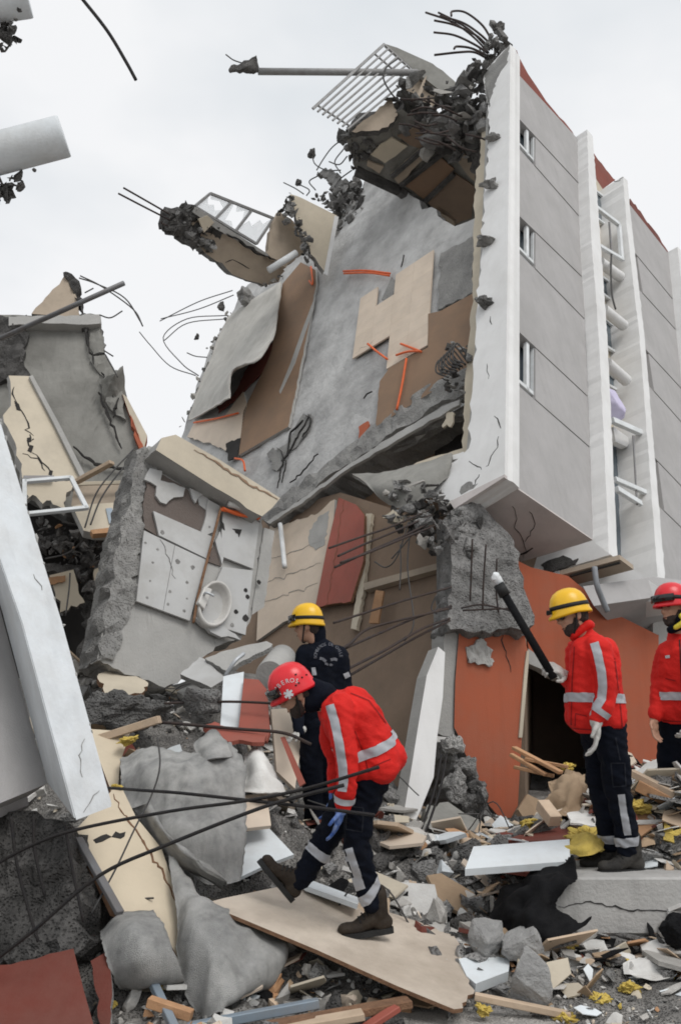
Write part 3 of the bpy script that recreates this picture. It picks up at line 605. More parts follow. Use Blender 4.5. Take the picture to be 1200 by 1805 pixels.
hp = plane3((640, 220, 16.6), (760, 120, 17.3), (840, 250, 16.6))
plate('cream_wall_piece', [(620, 232), (648, 208), (690, 172), (700, 196), (694, 214), (668, 230)], hp, .12, ['beige_paint', 'rubble_dark'], HC, (.02, .08))
plate('cream_wall_piece', [(732, 128), (770, 150), (790, 160), (780, 178), (745, 190), (728, 178), (706, 168)], hp.off(-.1), .15, ['beige_paint', 'rubble_dark'], HC, (.03, .08))
plate('parapet_panel', [(678, 77), (700, 84), (762, 112), (800, 142), (808, 152), (776, 160), (740, 132), (706, 102)], hp.off(.05), .08, 'concrete_slab_grey', HC, (.012, .1), edges=[2, 3, 4])
plate('wall_strut', [(745, 142), (752, 132), (740, 178), (730, 180)], hp.off(.1), .1, 'beige_paint', HC)
cluster('torn_concrete', blobpts(hp, [(692, 165), (720, 155), (770, 170), (815, 150), (860, 140), (858, 262), (800, 262), (740, 225), (700, 205)], 240, .04, .36, 15, .45), ['rubble_dark', 'rubble_grey', 'rubble_pale'], HC, 15, weights=[5, 4, .6])
cluster('torn_concrete', blobpts(hv, [(610, 232), (640, 222), (660, 260), (640, 300), (612, 290)], 60, .04, .16, 16, .12), ['rubble_dark', 'rubble_grey'], HC, 16)
rnd = random.Random(4)
for k in range(16):
    x, y = rnd.uniform(690, 830), rnd.uniform(170, 250); a = rnd.uniform(-.2, .5); L = rnd.uniform(25, 70)
    tube('rebar', [hp.off(.55).on(x, y), hp.off(.65).on(x + L * .5 * cos(a), y + L * .5 * sin(a) + rnd.uniform(-6, 6)), hp.off(.5).on(x + L * cos(a), y + L * sin(a))], .018, 'rebar', HC, 5)
# top of the first fin: broken concrete and a fan of bars
ft = BP('u', -.1)
cluster('torn_concrete', blobpts(ft, [(848, 110), (862, 75), (880, 58), (896, 78), (870, 110), (850, 150), (822, 160), (818, 140)], 90, .05, .22, 17, .2), ['rubble_dark', 'rubble_grey'], HB, 17, weights=[1, 1])
rock('concrete_lump', ft.on(877, 48), (.16, .16, .2), 75, 'rubble_dark', HB, 2, .2)
bar('bracket', ft.on(866, 40), ft.on(890, 70), .1, .1, 'rubble_dark', HB)
for c in [[(860, 92), (830, 62), (795, 38), (750, 22)], [(862, 88), (830, 55), (800, 36), (772, 22)], [(864, 86), (838, 62), (800, 44), (765, 36)], [(860, 94), (835, 78), (800, 62), (764, 57)], [(858, 98), (830, 85), (805, 82), (800, 86)], [(856, 102), (835, 92), (810, 92), (765, 97)], [(868, 75), (850, 45), (820, 22), (797, 20), (795, 28)], [(866, 80), (845, 60), (815, 40), (775, 28)]]:
    tube('rebar', [ft.off(.25 * k).on(*p) for k, p in enumerate(c)], .022, 'rebar', HB, 6)
# balcony grating that hangs over the edge, and the long pole
gr = plane3((677, 76, 16.9), (550, 190, 16.0), (612, 226, 16.2))
for i in range(8):
    t = i / 7; a = gr.on(677 + (733 - 677) * t, 78 + (128 - 78) * t); b = gr.on(551 + (612 - 551) * t, 192 + (228 - 192) * t)
    bar('grating_bar', a, b, .034 if i else .05, .035, 'steel_light', HC, up=gr.n)
for a, b in (((560, 186), (616, 222)), ((660, 95), (706, 134)), ((676, 77), (733, 130))):
    bar('grating_crossbar', gr.off(-.03).on(*a), gr.off(-.03).on(*b), .03, .03, 'steel_light', HC, up=gr.n)
tube('loose_cable', [gr.off(.1).on(*p) for p in ((700, 104), (680, 120), (676, 140), (690, 165), (705, 180))], .016, 'wire', HC, 5)
PO = P(455, 126, 16.2)
tube('long_pole', [P(735, 128, 17.0), P(600, 127, 16.5), PO], .062, 'steel_light', HC, 12, False)
sheet('torn_flashing', [[P(404, 122, 16.2), P(425, 112, 16.2), P(452, 98, 16.1)], [P(405, 125, 16.2), P(432, 122, 16.0), P(455, 112, 16.2)], [P(410, 126, 16.2), P(436, 127, 16.2), P(458, 128, 16.2)]], 'rubble_dark', HC, 4, .05, 8, .02)
tube('bent_wire', [P(430, 112, 16.2), P(412, 106, 16.2), P(398, 96, 16.2)], .012, 'wire', HC, 5)
# debris dangling between the two upper chunks
mk_pl = uw.off(.1)
cluster('torn_concrete', blobpts(mk_pl, [(505, 345), (530, 352), (590, 340), (632, 322), (638, 370), (600, 378), (560, 352)], 80, .06, .26, 18, .2), ['rubble_dark', 'rubble_grey'], HB, 18)
plate('torn_slab_piece', [(560, 302), (580, 298), (598, 312), (610, 325), (632, 330), (610, 338), (586, 332), (575, 318)], mk_pl, .15, 'rubble_grey', HB, (.05, .1))
for x, y, s in ((550, 272, .16), (527, 323, .11), (628, 322, .18), (604, 240, .2)): rock('concrete_lump', mk_pl.on(x, y), (s, s, s * 1.2), int(x), 'rubble_dark', HB, 2, .2)
for c in [[(604, 245), (585, 260), (570, 280), (558, 300)], [(606, 262), (590, 285), (600, 305)], [(550, 275), (556, 290), (575, 300), (600, 300)], [(527, 325), (545, 335), (540, 345)], [(500, 322), (520, 332), (535, 342)], [(612, 275), (598, 290), (580, 285)], [(560, 310), (545, 320), (556, 335)], [(620, 300), (600, 315), (590, 330)]]:
    tube('bent_wire', [mk_pl.on(*p) for p in c], .016, 'wire', HB, 5)
# ---- left balcony chunk with its window band
lv = plane3((300, 395, 17.0), (500, 470, 18.6), (400, 470, 17.9))
LC = plate('hanging_balcony', [(330, 372), (382, 402), (485, 458), (502, 478), (492, 496), (466, 504), (436, 494), (410, 484), (400, 474), (362, 446), (348, 430)], lv, .35, ['beige_paint', 'rubble_grey'], HB, (.02, .12), edges=[3, 4, 5, 6, 7, 8, 9, 10])
plate('torn_end', [(294, 396), (322, 368), (336, 360), (392, 412), (362, 446), (330, 428)], lv.off(.04), .4, ['rubble_dark', 'rubble_dark'], LC, (.05, .08), relief=(.12, .1, 5))
cluster('torn_concrete', blobpts(lv, [(294, 396), (334, 358), (390, 412), (362, 448)], 110, .04, .16, 21, .12), ['rubble_dark', 'rubble_grey'], LC, 21)
plate('ceiling_panel', [(350, 386), (366, 380), (378, 392), (360, 410)], lv.off(.14), .04, 'cream_paint', LC)
plate('sill_face', [(344, 364), (382, 390), (486, 456), (490, 462), (382, 404), (340, 374)], lv.off(.12), .06, 'concrete_light', LC)
crack('crack', [(486, 460), (440, 436), (400, 412)], lv.off(.02), .06, 'crack_dark', LC, 3, lift=.12)
crack('crack', [(398, 462), (412, 458), (440, 474)], lv, .03, 'crack_dark', LC, 4)
cluster('torn_concrete', blobpts(lv, [(440, 494), (470, 498), (500, 480), (505, 490), (470, 508)], 25, .03, .09, 31, .1), ['rubble_pale', 'rubble_grey'], LC, 31)
wp = plane3((345, 362, 17.1), (480, 385, 18.5), (452, 430, 18.2))
def wl(t, s):   # window band: t along, s across
    a = (343 + (452 - 343) * t, 364 + (430 - 364) * t); b = (371 + (482 - 371) * t, 341 + (385 - 341) * t)
    return wp.on(a[0] + (b[0] - a[0]) * s, a[1] + (b[1] - a[1]) * s)
WB = LC
for a, b in (((0, 0), (1, 0)), ((0, 1), (1, 1)), ((0, 0), (0, 1)), ((.335, 0), (.335, 1)), ((.66, 0), (.66, 1)), ((1, 0), (1, 1))):
    bar('window_frame', wl(*a), wl(*b), .05, .05, 'steel_light', LC, up=wp.n)
rnd = random.Random(11)
for i, (t0, t1) in enumerate(((.02, .32), (.35, .64), (.68, .98))):
    shs = ([[(0, 0), (1, 0), (1, .5), (.75, .3), (.5, .55), (.3, .4), (0, .8)], [(0, 1), (.2, .75), (.6, .85), (1, .6), (1, 1)]], [[(0, 0), (.9, 0), (.6, .25), (.35, .15), (.2, .8), (.1, 1), (0, 1)], [(.3, 1), (.5, .7), (.8, .9), (1, .5), (1, 1)]], [[(0, 0), (1, 0), (1, 1), (.8, .7), (.55, .8), (.4, .45), (.15, .6), (0, .3)]])[i]
    for sh in shs: plate('glass_shard', [wl(t0 + (t1 - t0) * a, .04 + .92 * b) for a, b in sh], None, .012, 'glass_pale', LC)
plate('end_wall_piece', [(484, 386), (492, 372), (512, 385), (530, 405), (540, 440), (504, 472), (488, 458), (470, 446)], plane3((484, 386, 18.4), (540, 440, 18.8), (488, 458, 18.3)), .12, 'beige_paint', LC, (.02, .1))
tp_ = plane3((515, 342, 18.4), (594, 380, 18.6), (572, 480, 18.2))
TP = plate('triangular_wall', [(512, 342), (530, 348), (594, 380), (574, 482), (548, 448), (536, 420), (526, 396), (518, 365)], tp_, .14, ['cream_paint', 'rubble_grey'], LC, (.02, .1), edges=[0, 3, 4, 5, 6, 7])
plate('white_edge', [(590, 380), (597, 382), (577, 486), (571, 482)], tp_.off(.03), .1, 'white_paint', LC)
cluster('torn_concrete', blobpts(tp_, [(486, 378), (512, 345), (524, 380), (530, 405), (552, 450), (540, 462), (520, 410), (500, 385)], 90, .04, .15, 23, .15), ['rubble_grey', 'rubble_dark'], LC, 23)
tube('white_pipe', [P(474, 476, 17.9), P(522, 446, 18.2)], .07, 'white_frame', LC, 10, False)
for c in [[(300, 378), (260, 355), (218, 331)], [(300, 388), (255, 365), (209, 341)], [(296, 398), (286, 394), (284, 390)], [(552, 430), (545, 440), (552, 452), (556, 470)]]:
    tube('rebar', [lv.off(.05).on(*p) for p in c], .018, 'rebar', LC, 5)
for s in ('pillow',):
    p = BP('w', .0); r = rock('pillow', p.on(1092, 712), (.22, .2, .42), 91, 'pillow_lilac', None, 3, .04, False, 30, 1.2)
    r.data.shade_smooth(); r.rotation_euler = (0, radians(-28), 0)
    tag(r, 'lilac pillow stuffed behind the balcony rail on the right facade', 'pillow')
# ------------------------------------------------------------------ ground and rubble mound
def zof(y, d): return P(0, y, d).z
CTRL = [P(*c) for c in [(1100, 1780, 4.95), (900, 1795, 4.9), (700, 1800, 4.9), (500, 1800, 4.85), (300, 1800, 4.8), (100, 1800, 4.7), (1180, 1690, 5.45), (1000, 1700, 5.35), (1100, 1650, 5.75), (900, 1645, 5.9), (700, 1600, 6.3), (760, 1490, 7.4), (880, 1460, 8.8), (1000, 1410, 7.8), (1150, 1375, 7.8),
        (1150, 1350, 9.3), (1050, 1530, 6.6), (620, 1450, 7.6), (450, 1430, 7.2), (300, 1340, 7.4), (240, 1255, 8.3), (380, 1230, 8.8), (480, 1310, 8.4), (300, 1610, 5.7), (180, 1620, 5.6), (450, 1640, 5.6), (600, 1640, 5.7), (620, 1390, 9.6), (880, 1440, 10.6), (1000, 1400, 10.8), (150, 1180, 10.5), (440, 1180, 10.8), (560, 1600, 6.0), (1165, 1385, 6.85), (1235, 1375, 6.85), (1290, 1375, 6.95), (1120, 1400, 7.0), (850, 1505, 8.0), (930, 1480, 7.8), (880, 1475, 9.3), (820, 1500, 9.0), (900, 1460, 10)]]
CTRL += [Vector((x, y, z)) for x, y, z in [(-6, 6, .5), (-6, 10, 1.5), (-6, 15, 2), (0, 16, 1.3), (6, 16, .8), (6, 9, .7), (6, 5.5, .1), (-6, 3, 0), (0, 3, 0), (5, 3, 0), (3.2, 4.5, 0), (8, 12, .5)]]
def H(x, y):
    s = w = 0
    for c in CTRL:
        k = 1 / ((c.x - x) ** 2 + (c.y - y) ** 2 + .06) ** 1.7; s += k * c.z; w += k
    return s / w
NX, NY = 110, 130; V = []; Fc = []
for j in range(NY + 1):
    for i in range(NX + 1):
        x = -7.5 + 16 * i / NX; y = 2.5 + 14 * j / NY
        e = min(1, max(0, min(x + 7.5, 8.5 - x, y - 2.5, 16.5 - y) / 1.2))
        r = min(1, max(.12, (y - 4.6) / 1.2)) if x > .9 else min(1, max(.3, (y - 3.6)))
        h = H(x, y) + r * (noise.fractal(Vector((x * 1.6, y * 1.6, 3)), 1, 2, 4) * .11 + noise.noise(Vector((x * 9, y * 9, 1))) * .035) - .03
        V.append(Vector((x, y, -.05 + (h + .05) * e)))
for j in range(NY):
    for i in range(NX): a = j * (NX + 1) + i; Fc.append((a, a + 1, a + NX + 2, a + NX + 1))
mound = pyobj('rubble_mound', V, Fc, 'mound_dirt', None, False); mound['kind'] = 'structure'
gr_ = pyobj('ground', [(-600, -600, -.02), (600, -600, -.02), (600, 600, -.02), (-600, 600, -.02)], [(0, 1, 2, 3)], 'ground_dust'); gr_['kind'] = 'structure'
dust = []
for j in range(41):
    for i in range(41):
        x = .7 + 4.6 * i / 40; y = 2.6 + 3.0 * j / 40
        h = H(x, y) - .03 + noise.fractal(Vector((x * 1.6, y * 1.6, 3)), 1, 2, 4) * .013 + .012 - max(0, y - 5.0) * .25 - max(0, 1.2 - x) * .1
        dust.append(Vector((x, y, h + noise.noise(Vector((x * 7, y * 7, 0))) * .008)))
dp = pyobj('dusty_pavement', dust, [(j * 41 + i, j * 41 + i + 1, j * 41 + i + 42, j * 41 + i + 41) for j in range(40) for i in range(40)], 'ground_dust', None, True); dp['kind'] = 'structure'
def thn(o, label, cat, group=None): return tag(o, label, cat, group)
# ------------------------------------------------------------------ fallen bathroom wall with washbasin
bpn = plane3((185, 1150, 8.7), (262, 795, 9.9), (460, 920, 10.5))
BW = thing('bathroom_wall', 'fallen bathroom wall with white tiles and washbasin leaning in the middle', 'wall', P(300, 1180, 9.0))
plate('wall_slab', [(262, 786), (300, 800), (462, 912), (464, 935), (444, 1084), (424, 1128), (380, 1140), (330, 1190), (290, 1212), (200, 1178), (172, 1160), (198, 1030), (206, 970), (226, 900), (236, 850), (252, 800)], bpn, .45, ['concrete_light', 'concrete'], BW, (.012, .06), relief=(.015, .25, 2))
plate('broken_side', [(254, 788), (282, 800), (268, 850), (250, 885), (252, 945), (240, 1060), (215, 1110), (200, 1165), (170, 1165), (195, 1035), (205, 968), (222, 905), (234, 850)], bpn.off(.03), .3, ['concrete', 'concrete'], BW, (.025, .08), relief=(.04, .07, 7))
plate('beam_face', [(275, 793), (285, 772), (310, 766), (380, 806), (494, 878), (480, 895), (462, 910), (380, 860)], bpn.off(.28), .35, ['cream_paint', 'concrete_light'], BW, (.008, .1), edges=[0, 1, 6])
plate('beam_underside', [(262, 800), (275, 793), (380, 860), (462, 910), (460, 920), (390, 882), (340, 858), (300, 832)], bpn.off(.08), .1, 'concrete_light', BW, (.006, .1))
crack('crack', [(344, 792), (380, 814), (440, 852), (490, 880)], bpn.off(.285), .04, 'brown_paint', BW, 5)
plate('tile_bed', [(258, 850), (262, 826), (290, 838), (330, 862), (372, 890), (372, 905), (356, 938), (335, 928), (300, 916), (268, 905), (278, 945), (254, 930), (252, 890)], bpn.off(.03), .04, 'tile_bed', BW, (.01, .06))
plate('tile_bed', [(378, 955), (393, 978), (390, 998), (366, 990)], bpn.off(.03), .03, 'tile_bed', BW, (.006, .05))
plate('paint_sheet', [(345, 862), (372, 883), (388, 892), (370, 890), (365, 900), (352, 890)], bpn.off(.045), .03, 'white_tile', BW)
def ct(l): return [(150 + a / 3, 750 + b / 3) for a, b in l]
for pp in ([(345, 225), (410, 240), (400, 290), (470, 305), (530, 330), (520, 375), (470, 380), (430, 415), (400, 405), (375, 370), (380, 320), (350, 300), (315, 285)], [(555, 330), (625, 365), (600, 380), (585, 410), (570, 385)]):
    plate('white_tile', ct(pp), bpn.off(.065), .03, 'white_tile', BW, (.004, .06))
def quadsplit(corn, nu, nv, name, pl, g=.985):
    a, b, c, d = [Vector((*p, 0)) for p in ct(corn)]
    for i in range(nu):
        for j in range(nv):
            f = lambda s, t: (a.lerp(b, s)).lerp(d.lerp(c, s), t)
            s0, s1, t0, t1 = i / nu, (i + 1) / nu, j / nv, (j + 1) / nv
            q_ = [f(s0, t0), f(s1, t0), f(s1, t1), f(s0, t1)]; m = sum(q_, Vector((0, 0, 0))) / 4
            plate(name, [tuple((m + (v - m) * g).to_2d()) for v in q_], pl, .03, 'white_tile', BW)
quadsplit([(360, 450), (680, 590), (645, 705), (390, 580)], 1, 1, 'white_tile', bpn.off(.065))
quadsplit([(312, 552), (640, 708), (555, 1035), (272, 930)], 2, 1, 'white_tile', bpn.off(.065))
quadsplit([(730, 440), (925, 505), (890, 760), (715, 690)], 1, 1, 'white_tile', bpn.off(.06))
quadsplit([(728, 745), (890, 765), (850, 1110), (600, 1030)], 1, 1, 'white_tile', bpn.off(.06))
plate('white_tile', ct([(650, 390), (720, 430), (690, 560), (640, 580), (615, 560), (640, 480)]), bpn.off(.06), .03, 'white_tile', BW, (.004, .06))
plate('white_tile', ct([(690, 610), (715, 560), (735, 690), (725, 735)]), bpn.off(.06), .03, 'white_tile', BW, (.004, .06))
rnd = random.Random(3)
for a, b, r in [(320, 620, 5), (385, 655, 5), (490, 718, 9), (570, 750, 8), (360, 725, 5), (540, 830, 6), (450, 878, 6), (345, 822, 4), (525, 980, 6), (540, 915, 4), (440, 945, 5), (330, 910, 5), (410, 565, 8), (920, 828, 9), (850, 870, 8), (860, 905, 8), (800, 985, 8), (780, 1055, 7), (850, 1018, 13), (805, 560, 8), (660, 535, 4), (640, 945, 5)]:
    c = bpn.off(.066).on(150 + a / 3, 750 + b / 3); e1, e2 = frame(bpn.n); rr = r * .0062 * .5
    pts = [c + e1 * cos(t * .7) * rr * rnd.uniform(.8, 1.2) + e2 * sin(t * .7) * rr * rnd.uniform(.8, 1.2) for t in range(9)]
    plate('plug_hole', pts, None, .005, 'crack_dark' if a > 780 else 'concrete', BW)
plate('crack_chip', ct([(780, 545), (830, 550), (815, 590), (808, 565)]), bpn.off(.068), .005, 'crack_dark', BW)
plate('crack_chip', ct([(720, 500), (735, 520), (740, 555), (715, 530)]), bpn.off(.068), .005, 'crack_dark', BW)
crack('crack', [(284, 950), (300, 990), (310, 1020)], bpn.off(.066), .012, 'concrete', BW, 6)
tube('rusty_pipe', [bpn.off(.12).on(*p) for p in ((390, 893), (372, 962), (352, 1040), (341, 1098))], .015, 'chip_edge', BW, 8)
tube('conduit', [bpn.off(.12).on(*p) for p in ((388, 898), (420, 904), (456, 914))], .02, 'orange_pipe', BW)
tube('conduit', [bpn.off(.13).on(*p) for p in ((392, 896), (425, 908), (458, 911))], .022, 'orange_pipe', BW)
tube('white_pipe', [bpn.off(.18).on(*p) for p in ((402, 888), (435, 898), (458, 905))], .035, 'porcelain', BW)
plate('corner_return', [(466, 930), (484, 936), (466, 1070), (444, 1084)], bpn.off(.02), .5, 'concrete_light', BW, (.006, .08))
# washbasin: an oval bowl with rim, tap ledge and drain
def basin():
    e1, e2 = frame(bpn.n); c = bpn.off(.10).on(376, 1066)
    # long axis in the picture runs up-right
    lx = (bpn.off(.1).on(390, 1030) - bpn.off(.1).on(362, 1104)).normalized(); ly = bpn.n.cross(lx)
    V, Fc = [], []; n = 40; prof = [(1.0, -.10), (1.06, .0), (1.06, .05), (1.0, .075), (.93, .07), (.86, .03), (.7, -.06), (.4, -.10), (.08, -.115)]
    for (s, h) in prof:
        for k in range(n):
            a = 2 * pi * k / n; V.append(c + lx * (cos(a) * .26 * s + .0) + ly * (sin(a) * .18 * s) + bpn.n * h * .8)
    for i in range(len(prof) - 1):
        for k in range(n): Fc.append((i * n + k, i * n + (k + 1) % n, (i + 1) * n + (k + 1) % n, (i + 1) * n + k))
    Fc.append(tuple(range((len(prof) - 1) * n, len(prof) * n)))
    b = pyobj('washbasin', V, Fc, 'porcelain', BW, True)
    s = -1 if (ly.dot(RT) > 0) else 1
    box8('tap_ledge', [c + lx * a + ly * (s * bb) + bpn.n * h for h in (.02, .085) for a, bb in ((-.15, .10), (.11, .10), (.09, .195), (-.12, .195))], 'porcelain', b, .012, 2)
    tube('drain', [c - bpn.n * .11 + lx * .0, c - bpn.n * .10], .022, 'crack_dark', b, 10, False)
    tube('tap', [c + ly * s * .17 + bpn.n * .08, c + ly * s * .17 + bpn.n * .14, c + ly * s * .09 + bpn.n * .16], .014, 'aluminium', b, 8)
basin()
plate('floor_piece', [(345, 1088), (372, 1114), (424, 1128), (405, 1112), (390, 1098)], bpn.off(.1), .05, 'white_tile', BW, (.01, .06))
# ------------------------------------------------------------------ ruined wing in the left background
RW = thing('building_wing', 'ruined grey wing with broken concrete slab and cream walls in the left background', 'building', P(120, 1170, 14.5))
sp = plane3((30, 560, 14.5), (180, 560, 14.8), (190, 840, 13.5))
plate('concrete_slab', [(-60, 552), (60, 556), (120, 553), (160, 552), (178, 556), (184, 620), (202, 655), (216, 664), (220, 690), (236, 735), (254, 792), (244, 860), (240, 900), (120, 900), (-60, 800)], sp, .5, ['concrete_slab_grey', 'rubble_grey'], RW, (.03, .2), edges=[4, 5, 6, 7, 8, 9, 10], relief=(.05, .3, 1.5))
plate('edge_block', [(150, 560), (178, 556), (184, 620), (202, 660), (216, 690), (222, 740), (195, 720), (170, 650), (158, 610)], sp.off(.06), .3, ['concrete_slab_grey', 'rubble_grey'], RW, (.04, .12), relief=(.08, .15, 3))
rock('concrete_lump', sp.off(.15).on(207, 685), (.26, .24, .38), 81, 'concrete_slab_grey', RW, 3, .1)
for k, c in enumerate([[(150, 560), (156, 610), (165, 640)], [(165, 625), (185, 622)], [(175, 690), (195, 740), (215, 790)], [(180, 655), (200, 700)], [(208, 700), (200, 735)], [(130, 790), (170, 818), (240, 828)]]):
    crack('crack', c, sp.off(.05), .05, 'crack_dark', RW, 60 + k, lift=.05)
plate('edge_trim', [(216, 694), (224, 700), (260, 768), (254, 792), (248, 786), (232, 740)], sp.off(.1), .2, ['cream_paint', 'terracotta'], RW)
plate('edge_trim', [(230, 730), (240, 758), (254, 790), (246, 790), (236, 766)], sp.off(.12), .1, 'terracotta', RW, (.02, .08))
plate('dark_side', [(-60, 556), (48, 556), (46, 620), (56, 664), (10, 668), (-60, 690)], sp.off(.12), .3, ['rubble_dark', 'rubble_dark'], RW, (.03, .1), relief=(.10, .12, 4))
plate('top_beam', [(16, 558), (178, 554), (178, 570), (140, 572), (60, 570), (16, 574)], sp.off(.2), .3, 'concrete_light', RW, (.01, .1))
plate('gable_wall', [(56, 553), (80, 525), (114, 486), (124, 492), (136, 525), (142, 560)], sp.off(.1), .14, ['beige_paint', 'rubble_dark'], RW, (.01, .1), edges=[0, 1, 2, 3, 4])
plate('torn_edge', [(112, 482), (122, 484), (140, 492), (142, 520), (148, 552), (156, 556), (152, 600), (144, 560), (136, 530), (124, 505)], sp.off(.12), .2, 'rubble_dark', RW, (.03, .08), relief=(.08, .08, 6))
cw = plane3((20, 670, 13.3), (60, 665, 13.5), (120, 845, 12.6))
CW = plate('cream_wall', [(16, 662), (58, 663), (100, 745), (148, 838), (133, 852), (120, 842), (40, 842), (30, 790), (6, 732), (20, 715)], cw, .2, ['cream_paint', 'concrete_light'], RW, (.015, .12), edges=[4, 5, 6, 7, 8, 9])
plate('wall_trim', [(52, 663), (58, 661), (104, 745), (150, 836), (142, 840), (95, 745)], cw.off(.06), .1, 'concrete_light', RW)
for k, c in enumerate([[(26, 680), (24, 695), (32, 712)], [(30, 712), (45, 730), (52, 755), (48, 760), (60, 768)], [(55, 765), (50, 778), (58, 792)], [(60, 795), (75, 812), (90, 832)], [(62, 770), (56, 776)], [(40, 800), (70, 810), (80, 830)]]):
    crack('crack', c, cw, .03, 'crack_dark', CW, 70 + k)
for pp in ([(26, 706), (34, 712), (38, 724), (30, 722)], [(48, 772), (56, 770), (56, 778), (50, 780)], [(54, 784), (60, 786), (56, 798), (49, 794)], [(88, 828), (94, 830), (92, 838), (86, 836)]):
    plate('hole_shade', pp, cw.off(.008), .01, 'painted_darkness', CW)
plate('lower_wall', [(40, 842), (132, 850), (118, 868), (116, 900), (90, 882), (76, 888), (58, 872), (48, 880)], cw.off(.1), .12, ['cream_paint', 'concrete_light'], RW, (.02, .06))
plate('rail_bar', [(42, 838), (96, 838), (96, 843), (42, 843)], cw.off(.2), .05, 'steel_grey', RW)
fpn = plane3((45, 845, 11.8), (125, 840, 12.0), (150, 897, 11.6))
for a, b in (((44, 849), (126, 842)), ((125, 841), (154, 897)), ((155, 895), (50, 906)), ((44, 846), (44, 905))):
    bar('window_frame', fpn.on(*a), fpn.on(*b), .055, .05, 'white_frame', RW, up=fpn.n)
bal = plane3((137, 853, 12.6), (232, 850, 12.9), (215, 935, 12.3))
plate('balcony_front', [(132, 852), (236, 850), (230, 884), (126, 892)], bal.off(-.12), .1, 'beige_paint', RW)
plate('balcony_front', [(137, 890), (230, 884), (216, 940), (168, 940), (148, 935), (128, 892)], bal, .15, ['cream_paint', 'concrete_light'], RW)
bar('balcony_rail', bal.off(.05).on(134, 853), bal.off(.05).on(238, 850), .05, .05, 'cream_paint', RW)
plate('vent', [(187, 896), (198, 895), (204, 920), (193, 923)], bal.off(.02), .03, 'steel_blue', RW)
plate('wood_edge', [(160, 934), (216, 927), (213, 937), (164, 941)], bal.off(.05), .1, 'raw_wood', RW)
bar('loose_plank', P(134, 850, 12.2), P(198, 815, 12.0), .1, .05, 'pale_wood', RW)
# floors, posts and rubble of its gutted lower rooms
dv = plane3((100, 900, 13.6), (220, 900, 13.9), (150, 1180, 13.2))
plate('room_wall', [(-60, 820), (250, 840), (280, 1250), (-60, 1250)], dv.off(-.8), .2, 'painted_darkness', RW)  # wall coloured near-black to imitate the unlit rooms
for y in (945, 1000):
    plate('floor_edge', [(40, y - 6), (225, y - 2), (222, y + 8), (40, y + 12)], dv.off(.1), .8, 'rubble_dark', RW, (.03, .1))
plate('post', [(138, 930), (165, 935), (172, 1010), (176, 1180), (140, 1180), (150, 1030)], dv.off(.2), .3, 'rubble_dark', RW, (.04, .08), relief=(.08, .1, 5))
plate('cream_block', [(88, 1014), (130, 1004), (138, 1030), (150, 1062), (106, 1080), (98, 1045)], dv.off(.5), .25, ['cream_paint', 'rubble_dark'], RW, (.02, .06), edges=[1, 2, 3, 4])
plate('cream_block', [(166, 1004), (196, 1000), (192, 1034), (166, 1034)], dv.off(.4), .3, 'cream_paint', RW, (.01, .05))
plate('wood_edge', [(86, 1018), (116, 1014), (116, 1024), (90, 1030)], dv.off(.55), .1, 'raw_wood', RW, (.01, .05))
cluster('torn_concrete', blobpts(dv.off(.3), [(70, 920), (150, 940), (215, 945), (200, 990), (160, 1010), (175, 1080), (140, 1020), (70, 960)], 170, .03, .16, 33, .25), ['rubble_dark', 'rubble_grey', 'raw_wood'], RW, 33, weights=[8, 2, .5])
for c in [[(140, 490), (170, 500), (220, 525), (250, 570)], [(142, 486), (180, 505), (235, 545), (252, 575)], [(150, 516), (165, 508)], [(184, 618), (200, 628)], [(186, 625), (200, 650), (208, 665)], [(176, 555), (195, 560), (216, 548)], [(124, 1010), (122, 1040), (116, 1085)], [(110, 920), (150, 925), (230, 915)], [(80, 985), (120, 975), (150, 950)]]:
    tube('bent_wire', [sp.off(.4).on(*p) for p in c], .012, 'wire', RW, 5)
for c in [[(238, 790), (200, 830), (170, 870), (150, 930)], [(240, 800), (205, 840), (178, 880), (160, 925)]]:
    tube('bent_wire', [bal.off(.3).on(*p) for p in c], .012, 'wire', RW, 5)
tube('dark_rail', [P(-40, 615, 11.4), P(219, 499, 11.0)], .032, 'steel_grey', RW, 8, False)
# ------------------------------------------------------------------ white fin of the near wing at the left edge
NW = thing('building_fin', 'tilted white fin of a fallen facade at the left edge', 'wall', P(60, 1450, 5.3))
fa = plane3((133, 1446, 5.0), (199, 1420, 5.25), (39, 1100, 5.5))
fb = plane3((133, 1446, 5.0), (84, 1381, 5.6), (39, 1100, 5.5))
def seg(p, q, t): return (p[0] + (q[0] - p[0]) * t, p[1] + (q[1] - p[1]) * t)
fl = [(133, 1446), (199, 1421), (111, 1100), (0, 738), (-120, 345), (-260, 345), (39, 1100)]
fl = [(133, 1446), (199, 1421), (111, 1100), (0, 738), (-60, 545), (-190, 440), (-60, 815), (39, 1100)]
bmv = [fa.on(*p) for p in fl]
dpt = (fb.on(84, 1381) - fa.on(133, 1446))
bm = bmesh.new(); a = [bm.verts.new(p) for p in bmv]; b = [bm.verts.new(p + dpt * 1.0) for p in bmv]
bm.faces.new(a); bm.faces.new(b[::-1])
for i in range(len(a)): bm.faces.new((a[i], a[(i + 1) % len(a)], b[(i + 1) % len(a)], b[i]))
bmesh.ops.recalc_face_normals(bm, faces=bm.faces)
bmesh.ops.bevel(bm, geom=[e for e in bm.edges if e.calc_length() > .3], offset=.008, segments=2, affect='EDGES')
obj('fin', bm, 'near_white_paint', NW)
rnd = random.Random(9)
for k in range(16):
    t = rnd.random(); x, y = 111 + (199 - 111) * t, 1100 + (1421 - 1100) * t
    if rnd.random() < .5: x, y = 111 * t, 738 + (1100 - 738) * t
    rock('chipped_edge', fa.off(-.01).on(x - 1, y), (rnd.uniform(.008, .022), .012, rnd.uniform(.012, .04)), 300 + k, 'concrete_light', NW, 1, .2)
